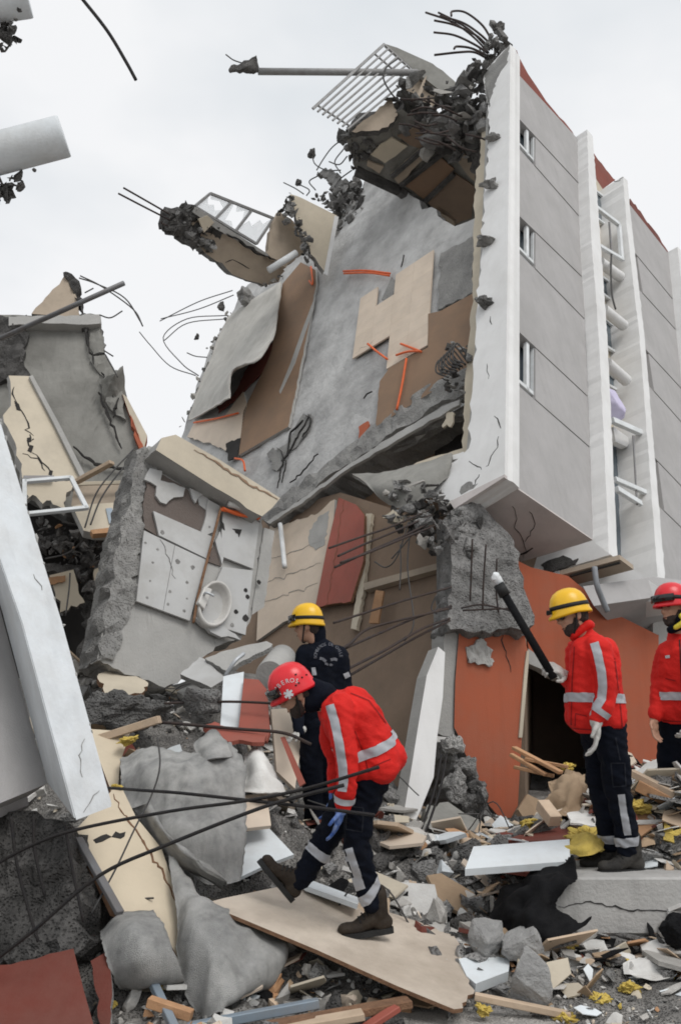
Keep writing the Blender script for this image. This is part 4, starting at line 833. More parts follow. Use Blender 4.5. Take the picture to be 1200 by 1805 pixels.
for k, c in enumerate([[(150, 1300), (140, 1330), (146, 1370)], [(60, 1010), (75, 1040)], [(178, 1395), (160, 1410), (148, 1432)]]): crack('crack', c, fa, .007, 'concrete', NW, k)
c0 = fb.on(84, 1381); c1 = fb.on(8, 1100); ax = (c1 - c0).normalized()
side = (P(0, 1416, 5.22) - c0)
pq = [c0, c0 + ax * 5.0, c0 + ax * 5.0 + side * 3.2, c0 + side * 3.2]
nn = Plane(c0, ax.cross(side))
plate('facade_panel', [nn.on(*p) if False else p for p in pq], nn, .18, 'facade_grey', NW)
plate('under_side', [c0 + side * -.02 - nn.n * .19, c0 + side * 3.2 - nn.n * .19, c0 + side * 3.2 - nn.n * .9 + ax * .3, c0 - nn.n * .9 + ax * .3], None, .05, 'facade_grey', NW)
# the same wing's round parapets overhead, held by a wall that stands outside the frame
OW = thing('overhanging_wing', 'pale round parapet tubes of a wing overhead at the top left corner', 'building', P(-420, 900, 8))
plate('wing_wall', [P(-300, -350, 7.8), P(-300, 1400, 6.4), P(-330, 1400, 9.4), P(-330, -350, 10.5)], None, .3, 'facade_grey', OW)
def cyl(name, a, b, r, mat, parent):
    t = (b - a).normalized(); pts = [a, b - t * .02, b, b]; V, Fc = tube_geo([a, a.lerp(b, .5), b - t * .03, b - t * .008, b], [r, r, r, r * .985, r * .95], 40)
    me = pyobj(name, V, Fc, mat, parent, True)
    me.data.polygons[len(Fc) - 1].use_smooth = False; me.data.polygons[len(Fc) - 2].use_smooth = False
    return me
cyl('round_parapet', P(-340, 358, 7.6), P(114, 240, 7.9), .175, 'near_white_paint', OW)
cyl('round_parapet', P(-340, 50, 7.6), P(50, -6, 7.9), .17, 'near_white_paint', OW)
for pts_, sd in (([(0, 315), (38, 312), (38, 328), (18, 348), (-20, 350)], 5), ([(-20, 30), (20, 28), (30, 60), (22, 90), (-20, 85)], 6)):
    cluster('torn_concrete', blobpts(plane3((0, 100, 7.9), (50, 100, 7.9), (0, 300, 7.9)), pts_, 40, .03, .11, sd, .08), ['rubble_dark'], OW, sd)
for x, y in ((40, 230), (55, 226), (60, 300), (35, 18), (28, 35)): rock('mortar_lump', P(x, y, 7.75), (.03, .03, .02), x, 'rubble_dark', OW, 1, .2)
tube('hanging_bar', [P(20, -120, 7.2), P(110, -45, 7.2), P(147, 0, 7.2), P(190, 55, 7.2), P(222, 108, 7.2), P(240, 141, 7.2)], .014, 'rebar_near', OW, 6)
tube('hanging_bar', [P(20, -120, 7.2), P(-150, -220, 7.3), P(-300, -250, 7.8)], .014, 'rebar_near', OW, 6)
# ------------------------------------------------------------------ people
mk('skin', (.50, .30, .21), (.44, .25, .17), 8, .55, .1, 60, ((.30, .16, .11), .3, 12))
mk('beard', (.035, .026, .022), (.06, .045, .04), 30, .9, .5, 200)
mk('jacket_red', (.74, .026, .020), (.60, .018, .014), 5, .75, .35, 60, ((.42, .014, .012), .45, 3.5), spec=.2)
mk('navy_cloth', (.0035, .005, .010), (.006, .008, .015), 5, .9, .3, 30, ((.014, .014, .017), .3, 4), spec=.12)
mk('reflective', (.46, .47, .50), (.40, .41, .44), 10, .4, .1, 80, ((.28, .28, .29), .4, 9), spec=.6)
mk('helmet_yellow', (.86, .50, .012), (.80, .45, .01), 3, .32, .03, 20, ((.4, .25, .05), .2, 8), spec=.5)
mk('helmet_red', (.75, .018, .028), (.66, .014, .022), 3, .3, .03, 20, ((.35, .02, .02), .2, 8), spec=.5)
mk('black_rubber', (.012, .012, .012), (.02, .02, .02), 9, .6, .2, 60)
mk('boot_brown', (.016, .011, .008), (.03, .021, .014), 9, .75, .4, 50, ((.09, .07, .052), .3, 8))
mk('boot_black', (.016, .015, .014), (.03, .027, .024), 9, .7, .4, 50, ((.13, .12, .105), .4, 8))
mk('glove_white', (.55, .54, .51), (.44, .43, .41), 12, .9, .4, 120, ((.25, .23, .2), .4, 12))
mk('glove_blue', (.06, .14, .42), (.03, .07, .24), 22, .8, .4, 60, ((.35, .42, .58), .7, 16))
mk('goggle_lens', (.01, .01, .011), (.012, .012, .012), 5, .12, 0, 20, spec=.6)
mk('white_print', (.62, .62, .63), (.52, .52, .54), 20, .7, 0, 20)
mk('faded_print', (.20, .21, .23), (.10, .10, .12), 60, .8, 0, 20)
mk('scarf_yellow', (.70, .58, .06), (.6, .5, .05), 9, .8, .2, 40)
def caps_geo(a, ra, b, rb, n=14, m=5):
    a, b = Vector(a), Vector(b); t = (b - a)
    t = t.normalized() if t.length > 1e-6 else Vector((0, 0, 1)); e1, e2 = frame(t); V, Fc = [], []
    rings = [(a, ra, -pi / 2 + (pi / 2) * i / m) for i in range(1, m + 1)] + [(b, rb, (pi / 2) * i / m) for i in range(0, m)]
    V.append(a - t * ra)
    for c, r, ph in rings:
        for k in range(n):
            q = 2 * pi * k / n; V.append(c + t * (r * sin(ph)) + (e1 * cos(q) + e2 * sin(q)) * (r * cos(ph)))
    V.append(b + t * rb); R = len(rings)
    for k in range(n): Fc.append((0, 1 + (k + 1) % n, 1 + k))
    for i in range(R - 1):
        for k in range(n): Fc.append((1 + i * n + k, 1 + i * n + (k + 1) % n, 1 + (i + 1) * n + (k + 1) % n, 1 + (i + 1) * n + k))
    for k in range(n): Fc.append((1 + (R - 1) * n + k, 1 + (R - 1) * n + (k + 1) % n, len(V) - 1))
    return V, Fc
def ell_geo(c, ax, n=18, m=12):
    """ellipsoid, ax = three half-axis vectors"""
    V, Fc = [Vector(c) - ax[2]], []
    for i in range(1, m):
        ph = -pi / 2 + pi * i / m
        for k in range(n):
            q = 2 * pi * k / n; V.append(Vector(c) + ax[0] * (cos(ph) * cos(q)) + ax[1] * (cos(ph) * sin(q)) + ax[2] * sin(ph))
    V.append(Vector(c) + ax[2])
    for k in range(n): Fc.append((0, 1 + (k + 1) % n, 1 + k)); Fc.append((1 + (m - 2) * n + k, 1 + (m - 2) * n + (k + 1) % n, len(V) - 1))
    for i in range(m - 2):
        for k in range(n): Fc.append((1 + i * n + k, 1 + i * n + (k + 1) % n, 1 + (i + 1) * n + (k + 1) % n, 1 + (i + 1) * n + k))
    return V, Fc
def melt(name, geos, vox, mat, parent, it=4, wr=0, fq=9, seed=0, wr2=0, cut=None):
    """fuses overlapping volumes into one continuous skin, then gives it folds"""
    V, Fc = merge(geos); me = bpy.data.meshes.new('tmp'); me.from_pydata([tuple(v) for v in V], [], Fc)
    bm = bmesh.new(); bm.from_mesh(me); bmesh.ops.recalc_face_normals(bm, faces=bm.faces); bm.to_mesh(me); bm.free()
    o = bpy.data.objects.new('tmp', me); C.objects.link(o)
    r = o.modifiers.new('r', 'REMESH'); r.mode = 'VOXEL'; r.voxel_size = vox
    s = o.modifiers.new('s', 'SMOOTH'); s.factor = .6; s.iterations = it
    dg = bpy.context.evaluated_depsgraph_get(); dg.update()
    m2 = bpy.data.meshes.new_from_object(o.evaluated_get(dg)); bpy.data.objects.remove(o); bpy.data.meshes.remove(me)
    m2.name = name; m2.materials.clear()
    if wr or wr2:
        off = Vector((seed * 5.1, seed * 2.3, seed))
        nn = [v.normal.copy() for v in m2.vertices]
        for v, n in zip(m2.vertices, nn):
            q_ = v.co; h = noise.fractal(Vector((q_.x * fq, q_.y * fq, q_.z * fq * .8)) + off, 1, 2, 3) * wr
            if wr2: h += (.35 - abs(noise.noise(Vector((q_.x * 6, q_.y * 6, q_.z * 17 + q_.x * 10)) + off)) - .6 * abs(noise.noise(Vector((q_.x * 13 + q_.z * 9, q_.y * 13, q_.z * 22)) + off))) * wr2
            v.co += n * h
    if cut:      # flat trims: (point, normal) keep the side opposite the normal
        bm = bmesh.new(); bm.from_mesh(m2)
        for p, n in cut:
            g = bmesh.ops.bisect_plane(bm, geom=list(bm.verts) + list(bm.edges) + list(bm.faces), plane_co=p, plane_no=n, clear_outer=True)
            ed = [e for e in bm.edges if e.is_boundary]
            bmesh.ops.holes_fill(bm, edges=ed, sides=0)
        bm.to_mesh(m2); bm.free()
    m2.polygons.foreach_set('use_smooth', [True] * len(m2.polygons))
    return link(name, m2, mat, parent)
def bvh_of(o):
    off = root_loc(o); return BVHTree.FromPolygons([v.co + off for v in o.data.vertices], [tuple(p.vertices) for p in o.data.polygons])
def cast(bv, x, y):
    r = ray(x, y).normalized(); h = bv.ray_cast(CAM, r)
    return h[0], (None if h[0] is None else (-h[1] if h[1].dot(r) > 0 else h[1]))
def strip(name, src, px, w, mat, parent, lift=.005, nw=5, step=3.0):
    """a sewn band that follows the cloth under a line"""
    bv = bvh_of(src); pts = []
    for a, b in zip(px, px[1:]):
        k = max(1, int(math.hypot(b[0] - a[0], b[1] - a[1]) / step))
        pts += [(a[0] + (b[0] - a[0]) * j / k, a[1] + (b[1] - a[1]) * j / k) for j in range(k)]
    pts.append(px[-1]); V, Fc, ok = [], [], []
    for i, p in enumerate(pts):
        q_, r_ = pts[max(i - 2, 0)], pts[min(i + 2, len(pts) - 1)]; L = math.hypot(r_[0] - q_[0], r_[1] - q_[1]) or 1
        nx, ny = -(r_[1] - q_[1]) / L, (r_[0] - q_[0]) / L
        for j in range(nw):
            s = (j / (nw - 1) - .5) * w; h, n = cast(bv, p[0] + nx * s, p[1] + ny * s)
            ok.append(h is not None); V.append((h + n * lift) if h is not None else Vector((0, 0, 0)))
    for i in range(len(pts) - 1):
        for j in range(nw - 1):
            a = (i * nw + j, i * nw + j + 1, (i + 1) * nw + j + 1, (i + 1) * nw + j)
            if all(ok[t] for t in a) and max((V[a[t]] - V[a[(t + 1) % 4]]).length for t in range(4)) < .09: Fc.append(a)
    used = sorted({i for f in Fc for i in f}); mp_ = {u: k for k, u in enumerate(used)}
    if not Fc: return None
    return pyobj(name, [V[u] for u in used], [tuple(mp_[i] for i in f) for f in Fc], mat, parent, True)
def segd(p, a, b):
    ab = b - a; t = max(0, min(1, (p - a).dot(ab) / max(ab.length_squared, 1e-9))); return (p - a - ab * t).length
def hoop(name, src, c, axis, half, mat, parent, keep=None, lift=.006):
    """a band all the way round a garment"""
    off = root_loc(src); bm = bmesh.new(); bm.from_mesh(src.data); bm.transform(Matrix.Translation(off)); ax = axis.normalized()
    for s in (1, -1):
        bmesh.ops.bisect_plane(bm, geom=list(bm.verts) + list(bm.edges) + list(bm.faces), plane_co=c + ax * half * s, plane_no=ax * s, clear_outer=True)
    if keep: bmesh.ops.delete(bm, geom=[f for f in bm.faces if not keep(f.calc_center_median())], context='FACES')
    bm.normal_update(); mv = [(v, v.normal.copy()) for v in bm.verts]
    for v, n in mv: v.co += n * lift
    for f in bm.faces: f.material_index = 0; f.smooth = True
    me = bpy.data.meshes.new(name); bm.to_mesh(me); bm.free(); me.materials.clear()
    return link(name, me, mat, parent)
def project_flat(name, src, V2, Fc, mat, parent, lift=.004):
    bv = bvh_of(src); V, ok = [], []
    for x, y in V2:
        h, n = cast(bv, x, y); ok.append(h is not None); V.append(h + n * lift if h is not None else Vector((0, 0, 0)))
    Fc = [f for f in Fc if all(ok[i] for i in f)]
    if not Fc: return None
    used = sorted({i for f in Fc for i in f}); m_ = {u: k for k, u in enumerate(used)}
    return pyobj(name, [V[u] for u in used], [tuple(m_[i] for i in f) for f in Fc], mat, parent)
def text_mesh(s, size):
    cu = bpy.data.curves.new('t', 'FONT'); cu.body = s; cu.size = size; cu.align_x = 'CENTER'; cu.resolution_u = 2
    o = bpy.data.objects.new('t', cu); C.objects.link(o); dg = bpy.context.evaluated_depsgraph_get(); dg.update()
    me = bpy.data.meshes.new_from_object(o.evaluated_get(dg)); bpy.data.objects.remove(o); bpy.data.curves.remove(cu)
    r = [v.co.to_2d() for v in me.vertices], [tuple(p.vertices) for p in me.polygons]; bpy.data.meshes.remove(me); return r
def arc_text(name, s, cx, cy, R, a0, a1, size, src, mat, parent, rot=0):
    Vs, Fs = [], []
    for i, ch in enumerate(s):
        if ch == ' ': continue
        v, f = text_mesh(ch, size); a = a0 + (a1 - a0) * i / (len(s) - 1); k = len(Vs)
        for p in v:
            x, y = p.x, p.y + R      # radial up
            Vs.append((cx + x * cos(a) + y * sin(a), cy - (y * cos(a) - x * sin(a))))
        Fs += [tuple(t + k for t in q_) for q_ in f]
    return project_flat(name, src, Vs, Fs, mat, parent)
def head(parent, c, fwd, up, hmat, s=1.0, beard=False, shades=False, band='black_rubber', goggles=True, lamp=None):
    """skull with face, then hair, helmet and strap; returns the skin geometry so that it fuses with the neck"""
    up = up.normalized(); fwd = (fwd - up * fwd.dot(up)).normalized(); sd = fwd.cross(up)
    L = lambda f, r, u: c + (fwd * f + sd * r + up * u) * s
    g = [ell_geo(L(-.012, 0, .03), [fwd * .098 * s, sd * .076 * s, up * .098 * s]), ell_geo(L(.022, 0, -.04), [fwd * .07 * s, sd * .058 * s, up * .085 * s]),
         ell_geo(L(.05, 0, -.095), [fwd * .035 * s, sd * .036 * s, up * .028 * s]), caps_geo(L(.085, 0, .022), .009 * s, L(.108, 0, -.022), .015 * s), ell_geo(L(.097, 0, -.028), [fwd * .014 * s, sd * .019 * s, up * .011 * s]),
         ell_geo(L(.074, 0, .035), [fwd * .02 * s, sd * .056 * s, up * .012 * s]), ell_geo(L(.086, 0, -.062), [fwd * .012 * s, sd * .026 * s, up * .008 * s]), ell_geo(L(.084, 0, -.074), [fwd * .012 * s, sd * .022 * s, up * .008 * s])]
    for t in (-1, 1): g += [ell_geo(L(-.008, t * .078, -.012), [fwd * .024 * s, sd * .011 * s, up * .034 * s]), ell_geo(L(.07, t * .034, -.02), [fwd * .02 * s, sd * .02 * s, up * .018 * s])]
    # helmet shell
    V, Fc = [], []; n = 44; prof = [(1.0, -.02), (1.075, -.028), (1.085, -.012), (1.03, .008), (1.0, .04), (.94, .075), (.82, .108), (.62, .135), (.36, .151), (.12, .156)]
    hc = c + up * .035 * s
    for (q_, h) in prof:
        for k in range(n):
            a = 2 * pi * k / n; rf = .133 * q_ * (1 + .02 * cos(a)); rs = .112 * q_
            lip = .02 * max(0, cos(a)) ** 2 * (1 if h < 0 else 0); dip = -.022 * max(0, -cos(a)) * (1 if h < .02 else 0)
            rid = 1 + .014 * (1 if (h > .02 and abs(abs(sin(a)) - .55) < .12) else 0)
            V.append(hc + (fwd * ((rf + lip) * cos(a) * rid) + sd * (rs * sin(a) * rid) + up * (h + dip)) * s)
    for i in range(len(prof) - 1):
        for k in range(n): Fc.append((i * n + k, i * n + (k + 1) % n, (i + 1) * n + (k + 1) % n, (i + 1) * n + k))
    Fc.append(tuple(range((len(prof) - 1) * n, len(prof) * n)))
    hv = pyobj('helmet', V, Fc, hmat, parent, True)
    # elastic band and goggles on the shell
    def ringp(a, q_, h): return hc + (fwd * (.1345 * q_ * cos(a)) + sd * (.1135 * q_ * sin(a)) + up * h) * s
    V, Fc = [], []
    for k in range(n):
        a = 2 * pi * k / n; dh = .012 * cos(a)
        for q_, h in ((1.015, .018), (1.03, .018), (1.00, .046), (.985, .046)): V.append(ringp(a, q_, h + dh))
    for k in range(n):
        for j in range(4): Fc.append((k * 4 + j, k * 4 + (j + 1) % 4, ((k + 1) % n) * 4 + (j + 1) % 4, ((k + 1) % n) * 4 + j))
    if band: pyobj('strap_band', V, Fc, band, hv, True)
    if goggles:
        V, Fc = [], []; m = 13
        for i in range(m):
            a = -1.0 + 2.0 * i / (m - 1)
            for q_, h in ((1.0, .015), (1.20, .012), (1.18, .062), (.98, .066)): V.append(ringp(a, q_, h))
        for i in range(m - 1):
            for j in range(4): Fc.append((i * 4 + j, i * 4 + (j + 1) % 4, (i + 1) * 4 + (j + 1) % 4, (i + 1) * 4 + j))
        Fc += [(0, 1, 2, 3), tuple((m - 1) * 4 + j for j in (3, 2, 1, 0))]
        pyobj('goggles', V, Fc, 'goggle_lens', hv, True)
    if lamp:
        rock('headlamp', ringp(0, 1.12, .03), (.03 * s, .03 * s, .025 * s), 3, 'black_rubber', hv, 2, .05)
    tube('chin_strap', [L(0, .10, .03), L(.02, .083, -.05), L(.045, .045, -.115), L(.05, 0, -.127), L(.045, -.045, -.115), L(.02, -.083, -.05), L(0, -.10, .03)], .006 * s, 'black_rubber', hv, 6)
    hr = melt('hair', [ell_geo(L(-.03, 0, .02), [fwd * .084 * s, sd * .081 * s, up * .09 * s]), ell_geo(L(-.055, 0, -.03), [fwd * .05 * s, sd * .066 * s, up * .05 * s])], .012, 'beard', parent, 2, .004, 40)
    for t in (-1, 1):
        if not shades: pyobj('eye', *ell_geo(L(.077, t * .033, .012), [fwd * .012 * s, sd * .014 * s, up * .008 * s], 10, 6), 'black_rubber', parent, True)
        pyobj('eyebrow', *caps_geo(L(.088, t * .015, .036), .005 * s, L(.077, t * .05, .036), .004 * s, 6, 2), 'beard', parent, True)
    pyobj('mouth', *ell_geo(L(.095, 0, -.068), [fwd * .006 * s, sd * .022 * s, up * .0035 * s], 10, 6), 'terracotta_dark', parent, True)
    if shades:
        melt('sunglasses', [ell_geo(L(.088, t * .035, .008), [fwd * .016 * s, sd * .031 * s, up * .022 * s]) for t in (-1, 1)] + [caps_geo(L(.075, t * .062, .014), .007 * s, L(-.01, t * .085, .012), .006 * s) for t in (-1, 1)] + [caps_geo(L(.1, -.02, .012), .006 * s, L(.1, .02, .012), .006 * s)], .006, 'goggle_lens', parent, 2)
    if beard:
        melt('beard', [ell_geo(L(.03, 0, -.075), [fwd * .064 * s, sd * .063 * s, up * .05 * s]), ell_geo(L(.05, 0, -.1), [fwd * .044 * s, sd * .045 * s, up * .034 * s])] + [caps_geo(L(.0, t * .066, -.01), .014 * s, L(.02, t * .058, -.06), .02 * s) for t in (-1, 1)], .009, 'beard', parent, 2, .005, 50)
    return g, hv
def glove(name, parent, wrist, tip_dir, palm_n, mat, curl=.35, s=1.0, side=1):
    d = tip_dir.normalized(); n = (palm_n - d * palm_n.dot(d)).normalized(); x = d.cross(n) * side   # thumb towards +x
    g = [caps_geo(wrist - d * .03, .032 * s, wrist + d * .02, .032 * s), ell_geo(wrist + d * .055 * s, [d * .055 * s, x * .043 * s, n * .022 * s])]
    for k, (off, ln) in enumerate(((.033, .072), (.011, .082), (-.012, .076), (-.034, .058))):
        p = wrist + (d * .095 + x * off) * s; dd = d
        for j, q_ in enumerate((.45, .32, .23)):
            ang = curl * (j + .6); dd = (d * cos(ang) + n * sin(ang)); e = p + dd * (ln * q_ * 1.25 * s)
            g.append(caps_geo(p, (.0105 - j * .0008) * s, e, (.0098 - j * .001) * s, 10, 3)); p = e
    p = wrist + (d * .03 + x * .034) * s; e = p + (d * .6 + x * .7 + n * .3).normalized() * .042 * s; g.append(caps_geo(p, .014 * s, e, .0115 * s, 10, 3))
    g.append(caps_geo(e, .0115 * s, e + (d * .9 + x * .25 + n * .4).normalized() * .034 * s, .0095 * s, 10, 3))
    return melt(name, g, .0055, mat, parent, 2, .0012, 60)
def boot(name, parent, ankle, heel_dir, toe, sole_up, mat, s=1.0):
    """ankle joint, toe direction and which way is up for the sole"""
    f = toe.normalized(); u = (sole_up - f * sole_up.dot(f)).normalized(); r = f.cross(u)
    A = lambda a, b, h: ankle + (f * a + r * b + u * h) * s
    g = [caps_geo(A(-.01, 0, .09), .062 * s, A(-.015, 0, .0), .056 * s), ell_geo(A(-.03, 0, -.055), [f * .062 * s, r * .044 * s, u * .05 * s]), caps_geo(A(.02, 0, -.025), .05 * s, A(.10, 0, -.06), .042 * s),
         ell_geo(A(.13, 0, -.068), [f * .085 * s, r * .05 * s, u * .036 * s]), ell_geo(A(.17, 0, -.066), [f * .052 * s, r * .047 * s, u * .036 * s])]
    b = melt(name, g, .009, mat, parent, 3, .003, 25, cut=[(A(0, 0, -.092), -u)])
    pts = []
    for k in range(28):
        t = 2 * pi * k / 28; a = .065 + .155 * cos(t); w = (.05 + .008 * cos(t - .3) - .010 * math.exp(-((a - .03) / .05) ** 2)) * (abs(sin(t)) ** .6) * (1 if sin(t) > 0 else -1)
        pts.append((a, w))
    V = [A(a, w, h) for h in (-.115, -.084) for a, w in pts]; n = 28
    Fc = [tuple(range(n))[::-1], tuple(range(n, 2 * n))] + [(k, (k + 1) % n, n + (k + 1) % n, n + k) for k in range(n)]
    pyobj('sole', V, Fc, 'black_rubber', b)
    for k in range(3): tube('lace', [A(.052 + .02 * k, -.04, -.005 - .016 * k), A(.06 + .02 * k, 0, .022 - .016 * k), A(.052 + .02 * k, .04, -.005 - .016 * k)], .004 * s, 'black_rubber', b, 5)
    return b
def limb(pts): return [caps_geo(a, ra * .94, b, rb * .94) for (a, ra), (b, rb) in zip(pts, pts[1:])]
def person(label, base, group='rescue workers on the rubble'):
    return thing('person', label, 'person', base, group)
def shrink(geos_spec, k=.58): return [caps_geo(a, ra * k, b, rb * k) for a, ra, b, rb in geos_spec]
# ---------------- worker in front: bent over, stepping across the plywood
d0 = 5.5; J = lambda x, y, k=0: P(x, y, d0 + k)
PR = person('bent rescue worker in red jacket and red helmet stepping across the board', P(640, 1650, d0))
pel = J(655, 1372); che = J(608, 1272); nk = J(574, 1226)
sN, sF = J(600, 1246, -.19), J(592, 1240, .2)
hN, hF = J(650, 1385, -.10), J(640, 1385, .12)
tors = [(J(640, 1262, -.10), .125, J(668, 1345, -.11), .145), (J(635, 1258, .12), .125, J(665, 1345, .12), .145), (J(596, 1258, -.11), .12, J(640, 1350, -.10), .135), (J(590, 1255, .13), .12, J(636, 1350, .12), .135), (J(625, 1240, 0), .12, J(672, 1330, 0), .145), (sN, .085, sF, .085), (J(582, 1232), .075, J(612, 1245), .10), (J(640, 1365, -.08), .12, J(692, 1335, -.05), .10), (J(640, 1365, .1), .12, J(690, 1335, .06), .10)]
slvN = [(sN, .088), (J(602, 1295, -.26), .076), (J(612, 1345, -.28), .069), (J(612, 1385, -.28), .062), (J(606, 1418, -.27), .054)]
slvF = [(sF, .08), (J(582, 1298, .28), .072), (J(594, 1345, .28), .066), (J(590, 1392, .24), .055)]
legN = [(J(648, 1378, -.09), .125), (J(632, 1430, -.11), .105), (J(628, 1490, -.12), .085), (J(640, 1535, -.1), .078), (J(655, 1588, -.08), .078)]
legF = [(J(636, 1375, .12), .125), (J(605, 1430, .12), .105), (J(572, 1482, .1), .088), (J(552, 1515, .08), .078), (J(530, 1548, .06), .07)]
hd_c = J(522, 1222, 0); hup = (P(502, 1190, d0) - P(538, 1250, d0)); hfw = (P(490, 1245, d0) - P(530, 1222, d0)) + Vector((0, -.02, 0))
hg, PRh = head(PR, hd_c, hfw, hup, 'helmet_red', 1.02, beard=True, band=None)
spec = tors + [(a, ra, b, rb) for s_ in (slvN, slvF, legN, legF) for (a, ra), (b, rb) in zip(s_, s_[1:])]
melt('body', hg + [caps_geo(hd_c - hup.normalized() * .06, .058, J(590, 1236), .065)] + shrink(spec), .011, 'skin', PR, 2)
melt('balaclava', [caps_geo(J(548, 1236), .072, J(572, 1226), .082), caps_geo(J(545, 1210), .06, J(562, 1216), .06)], .012, 'navy_cloth', PR, 3, .004, 30)
jkR = melt('jacket', [caps_geo(t[0], t[1] * .92, t[2], t[3] * .9) for t in tors] + limb(slvN) + limb(slvF), .012, 'jacket_red', PR, 4, .012, 6, 1, .014)
trR = melt('trousers', limb(legN) + limb(legF) + [caps_geo(J(650, 1372, -.08), .13, J(642, 1372, .1), .13)], .012, 'navy_cloth', PR, 3, .012, 9, 2, .024)
strip('reflective_stripe', jkR, [(582, 1243), (590, 1270), (598, 1310), (604, 1350), (606, 1375), (603, 1395)], 15, 'reflective', jkR)
axT = (pel - che).normalized()
def not_sleeve(slv, tor):
    def k(p):
        a = min(segd(p, x[0], y[0]) - x[1] for x, y in zip(slv, slv[1:])); b = min(segd(p, t[0], t[2]) - max(t[1], t[3]) for t in tor); return b < a
    return k
nsR = not_sleeve(slvN, tors); nsF = not_sleeve(slvF, tors)
hoop('reflective_band', jkR, J(655, 1308), (J(672, 1345) - J(642, 1268)), .028, 'reflective', jkR, lambda p: nsR(p) and nsF(p))
hoop('cuff_band', jkR, J(606, 1408, -.27), (J(606, 1418, -.27) - J(612, 1385, -.28)), .02, 'reflective', jkR, lambda p: not nsR(p))
strip('reflective_stripe', trR, [(613, 1496), (622, 1525), (636, 1568)], 17, 'reflective', trR)
hoop('reflective_band', trR, J(650, 1566, -.08), (J(655, 1588, -.08) - J(638, 1530, -.1)) + Vector((.12, 0, .05)), .03, 'reflective', trR, lambda p: (p - J(650, 1566, -.08)).length < .2)
hoop('reflective_band', trR, J(562, 1502, .09), (J(530, 1548, .06) - J(572, 1482, .1)), .026, 'reflective', trR, lambda p: (p - J(562, 1502, .09)).length < .16)
boot('boot', PR, J(662, 1608, -.07), None, Vector((-1, -.12, -.10)), Vector((-.1, 0, 1)), 'boot_brown', 1.08)
boot('boot', PR, J(522, 1546, .06), None, Vector((-.62, -.1, .72)), Vector((.72, .1, .62)), 'boot_brown', 1.05)
glove('glove', PR, J(602, 1424, -.27), J(588, 1480, -.27) - J(602, 1424, -.27), Vector((-1, .3, 0)), 'glove_blue', .25, 1.05, -1)
glove('glove', PR, J(589, 1398, .23), Vector((-.2, -.1, -.9)), Vector((-1, 0, 0)), 'glove_blue', .5, 1.0)
arc_text('helmet_print', 'BOMBEROS', 515, 1232, 29, -1.55, .25, 11, PRh, 'white_print', PRh)
Vs, Fs = [], []
for k in range(3):
    a = pi * k / 3 + .2; c_, s_ = cos(a), sin(a); b0 = len(Vs); n_ = 4
    for i in range(n_ + 1):
        t = -8.5 + 17 * i / n_
        for w_ in (-2.2, 2.2): Vs.append((509 + t * c_ - w_ * s_, 1223 + t * s_ + w_ * c_))
    Fs += [(b0 + 2 * i, b0 + 2 * i + 1, b0 + 2 * i + 3, b0 + 2 * i + 2) for i in range(n_)]
project_flat('helmet_star', PRh, Vs, Fs, 'white_print', PRh, .006)
for x, y in ((521, 1189), (532, 1194), (540, 1190), (527, 1204), (522, 1208)):
    q_ = cast(bvh_of(PRh), x, y)[0]
    if q_ is not None: rock('vent_hole', q_, (.011, .011, .009), x, 'black_rubber', PRh, 1, .05)
# ---------------- dark-uniformed worker behind
d0 = 7.4; J = lambda x, y, k=0: P(x, y, d0 + k)
PD = person('rescue worker in navy uniform and yellow helmet seen from behind', P(562, 1440, d0))
tD = [(J(546, 1160, -.05), .12, J(548, 1270, .0), .12), (J(588, 1162, .08), .12, J(582, 1270, .1), .12), (J(566, 1150, 0), .125, J(566, 1275, .05), .14), (J(540, 1152, -.05), .085, J(596, 1154, .1), .085), (J(558, 1128), .06, J(566, 1150), .09)]
aL = [(J(537, 1155, -.08), .085), (J(528, 1205, -.12), .072), (J(522, 1250, -.2), .062), (J(528, 1290, -.3), .05)]
aR = [(J(598, 1158, .1), .085), (J(607, 1205, .12), .072), (J(606, 1250, .05), .062), (J(590, 1285, -.1), .05)]
lL = [(J(552, 1275, 0), .13), (J(548, 1350, -.05), .10), (J(552, 1420, .0), .08), (J(552, 1500, .05), .075)]
lR = [(J(580, 1275, .08), .13), (J(582, 1350, .08), .10), (J(580, 1420, .1), .08), (J(582, 1500, .15), .075)]
hc_ = J(543, 1104); hg, PDh = head(PD, hc_, Vector((-1, .25, -.12)), Vector((-.10, 0, 1)), 'helmet_yellow', 1.0)
melt('body', hg + [caps_geo(hc_ - Vector((-.02, 0, .06)), .055, J(562, 1140), .06)] + shrink(tD + [(a, ra, b, rb) for s_ in (aL, aR, lL, lR) for (a, ra), (b, rb) in zip(s_, s_[1:])]), .013, 'skin', PD, 2)
jkD = melt('jacket', [caps_geo(*t) for t in tD] + limb(aL) + limb(aR), .013, 'navy_cloth', PD, 5, .01, 7, 3, .01)
melt('trousers', limb(lL) + limb(lR) + [caps_geo(J(554, 1275), .13, J(578, 1275, .08), .13)], .014, 'navy_cloth', PD, 4, .01, 8, 4, .012)
melt('balaclava', [caps_geo(J(560, 1112), .068, J(560, 1132), .07)], .013, 'navy_cloth', PD, 3)
for lp in (lL, lR): boot('boot', PD, lp[-1][0] - Vector((0, 0, .06)), None, Vector((-1, .3, 0)), Vector((0, 0, 1)), 'boot_black')
for ap in (aL, aR): glove('glove', PD, ap[-1][0], Vector((-.7, -.3, -.5)), Vector((0, 0, -1)), 'glove_white', .5)
arc_text('back_print', 'BOMBEROS DE CHILE', 578, 1158, 20, -1.6, 1.5, 7.5, jkD, 'faded_print', jkD)
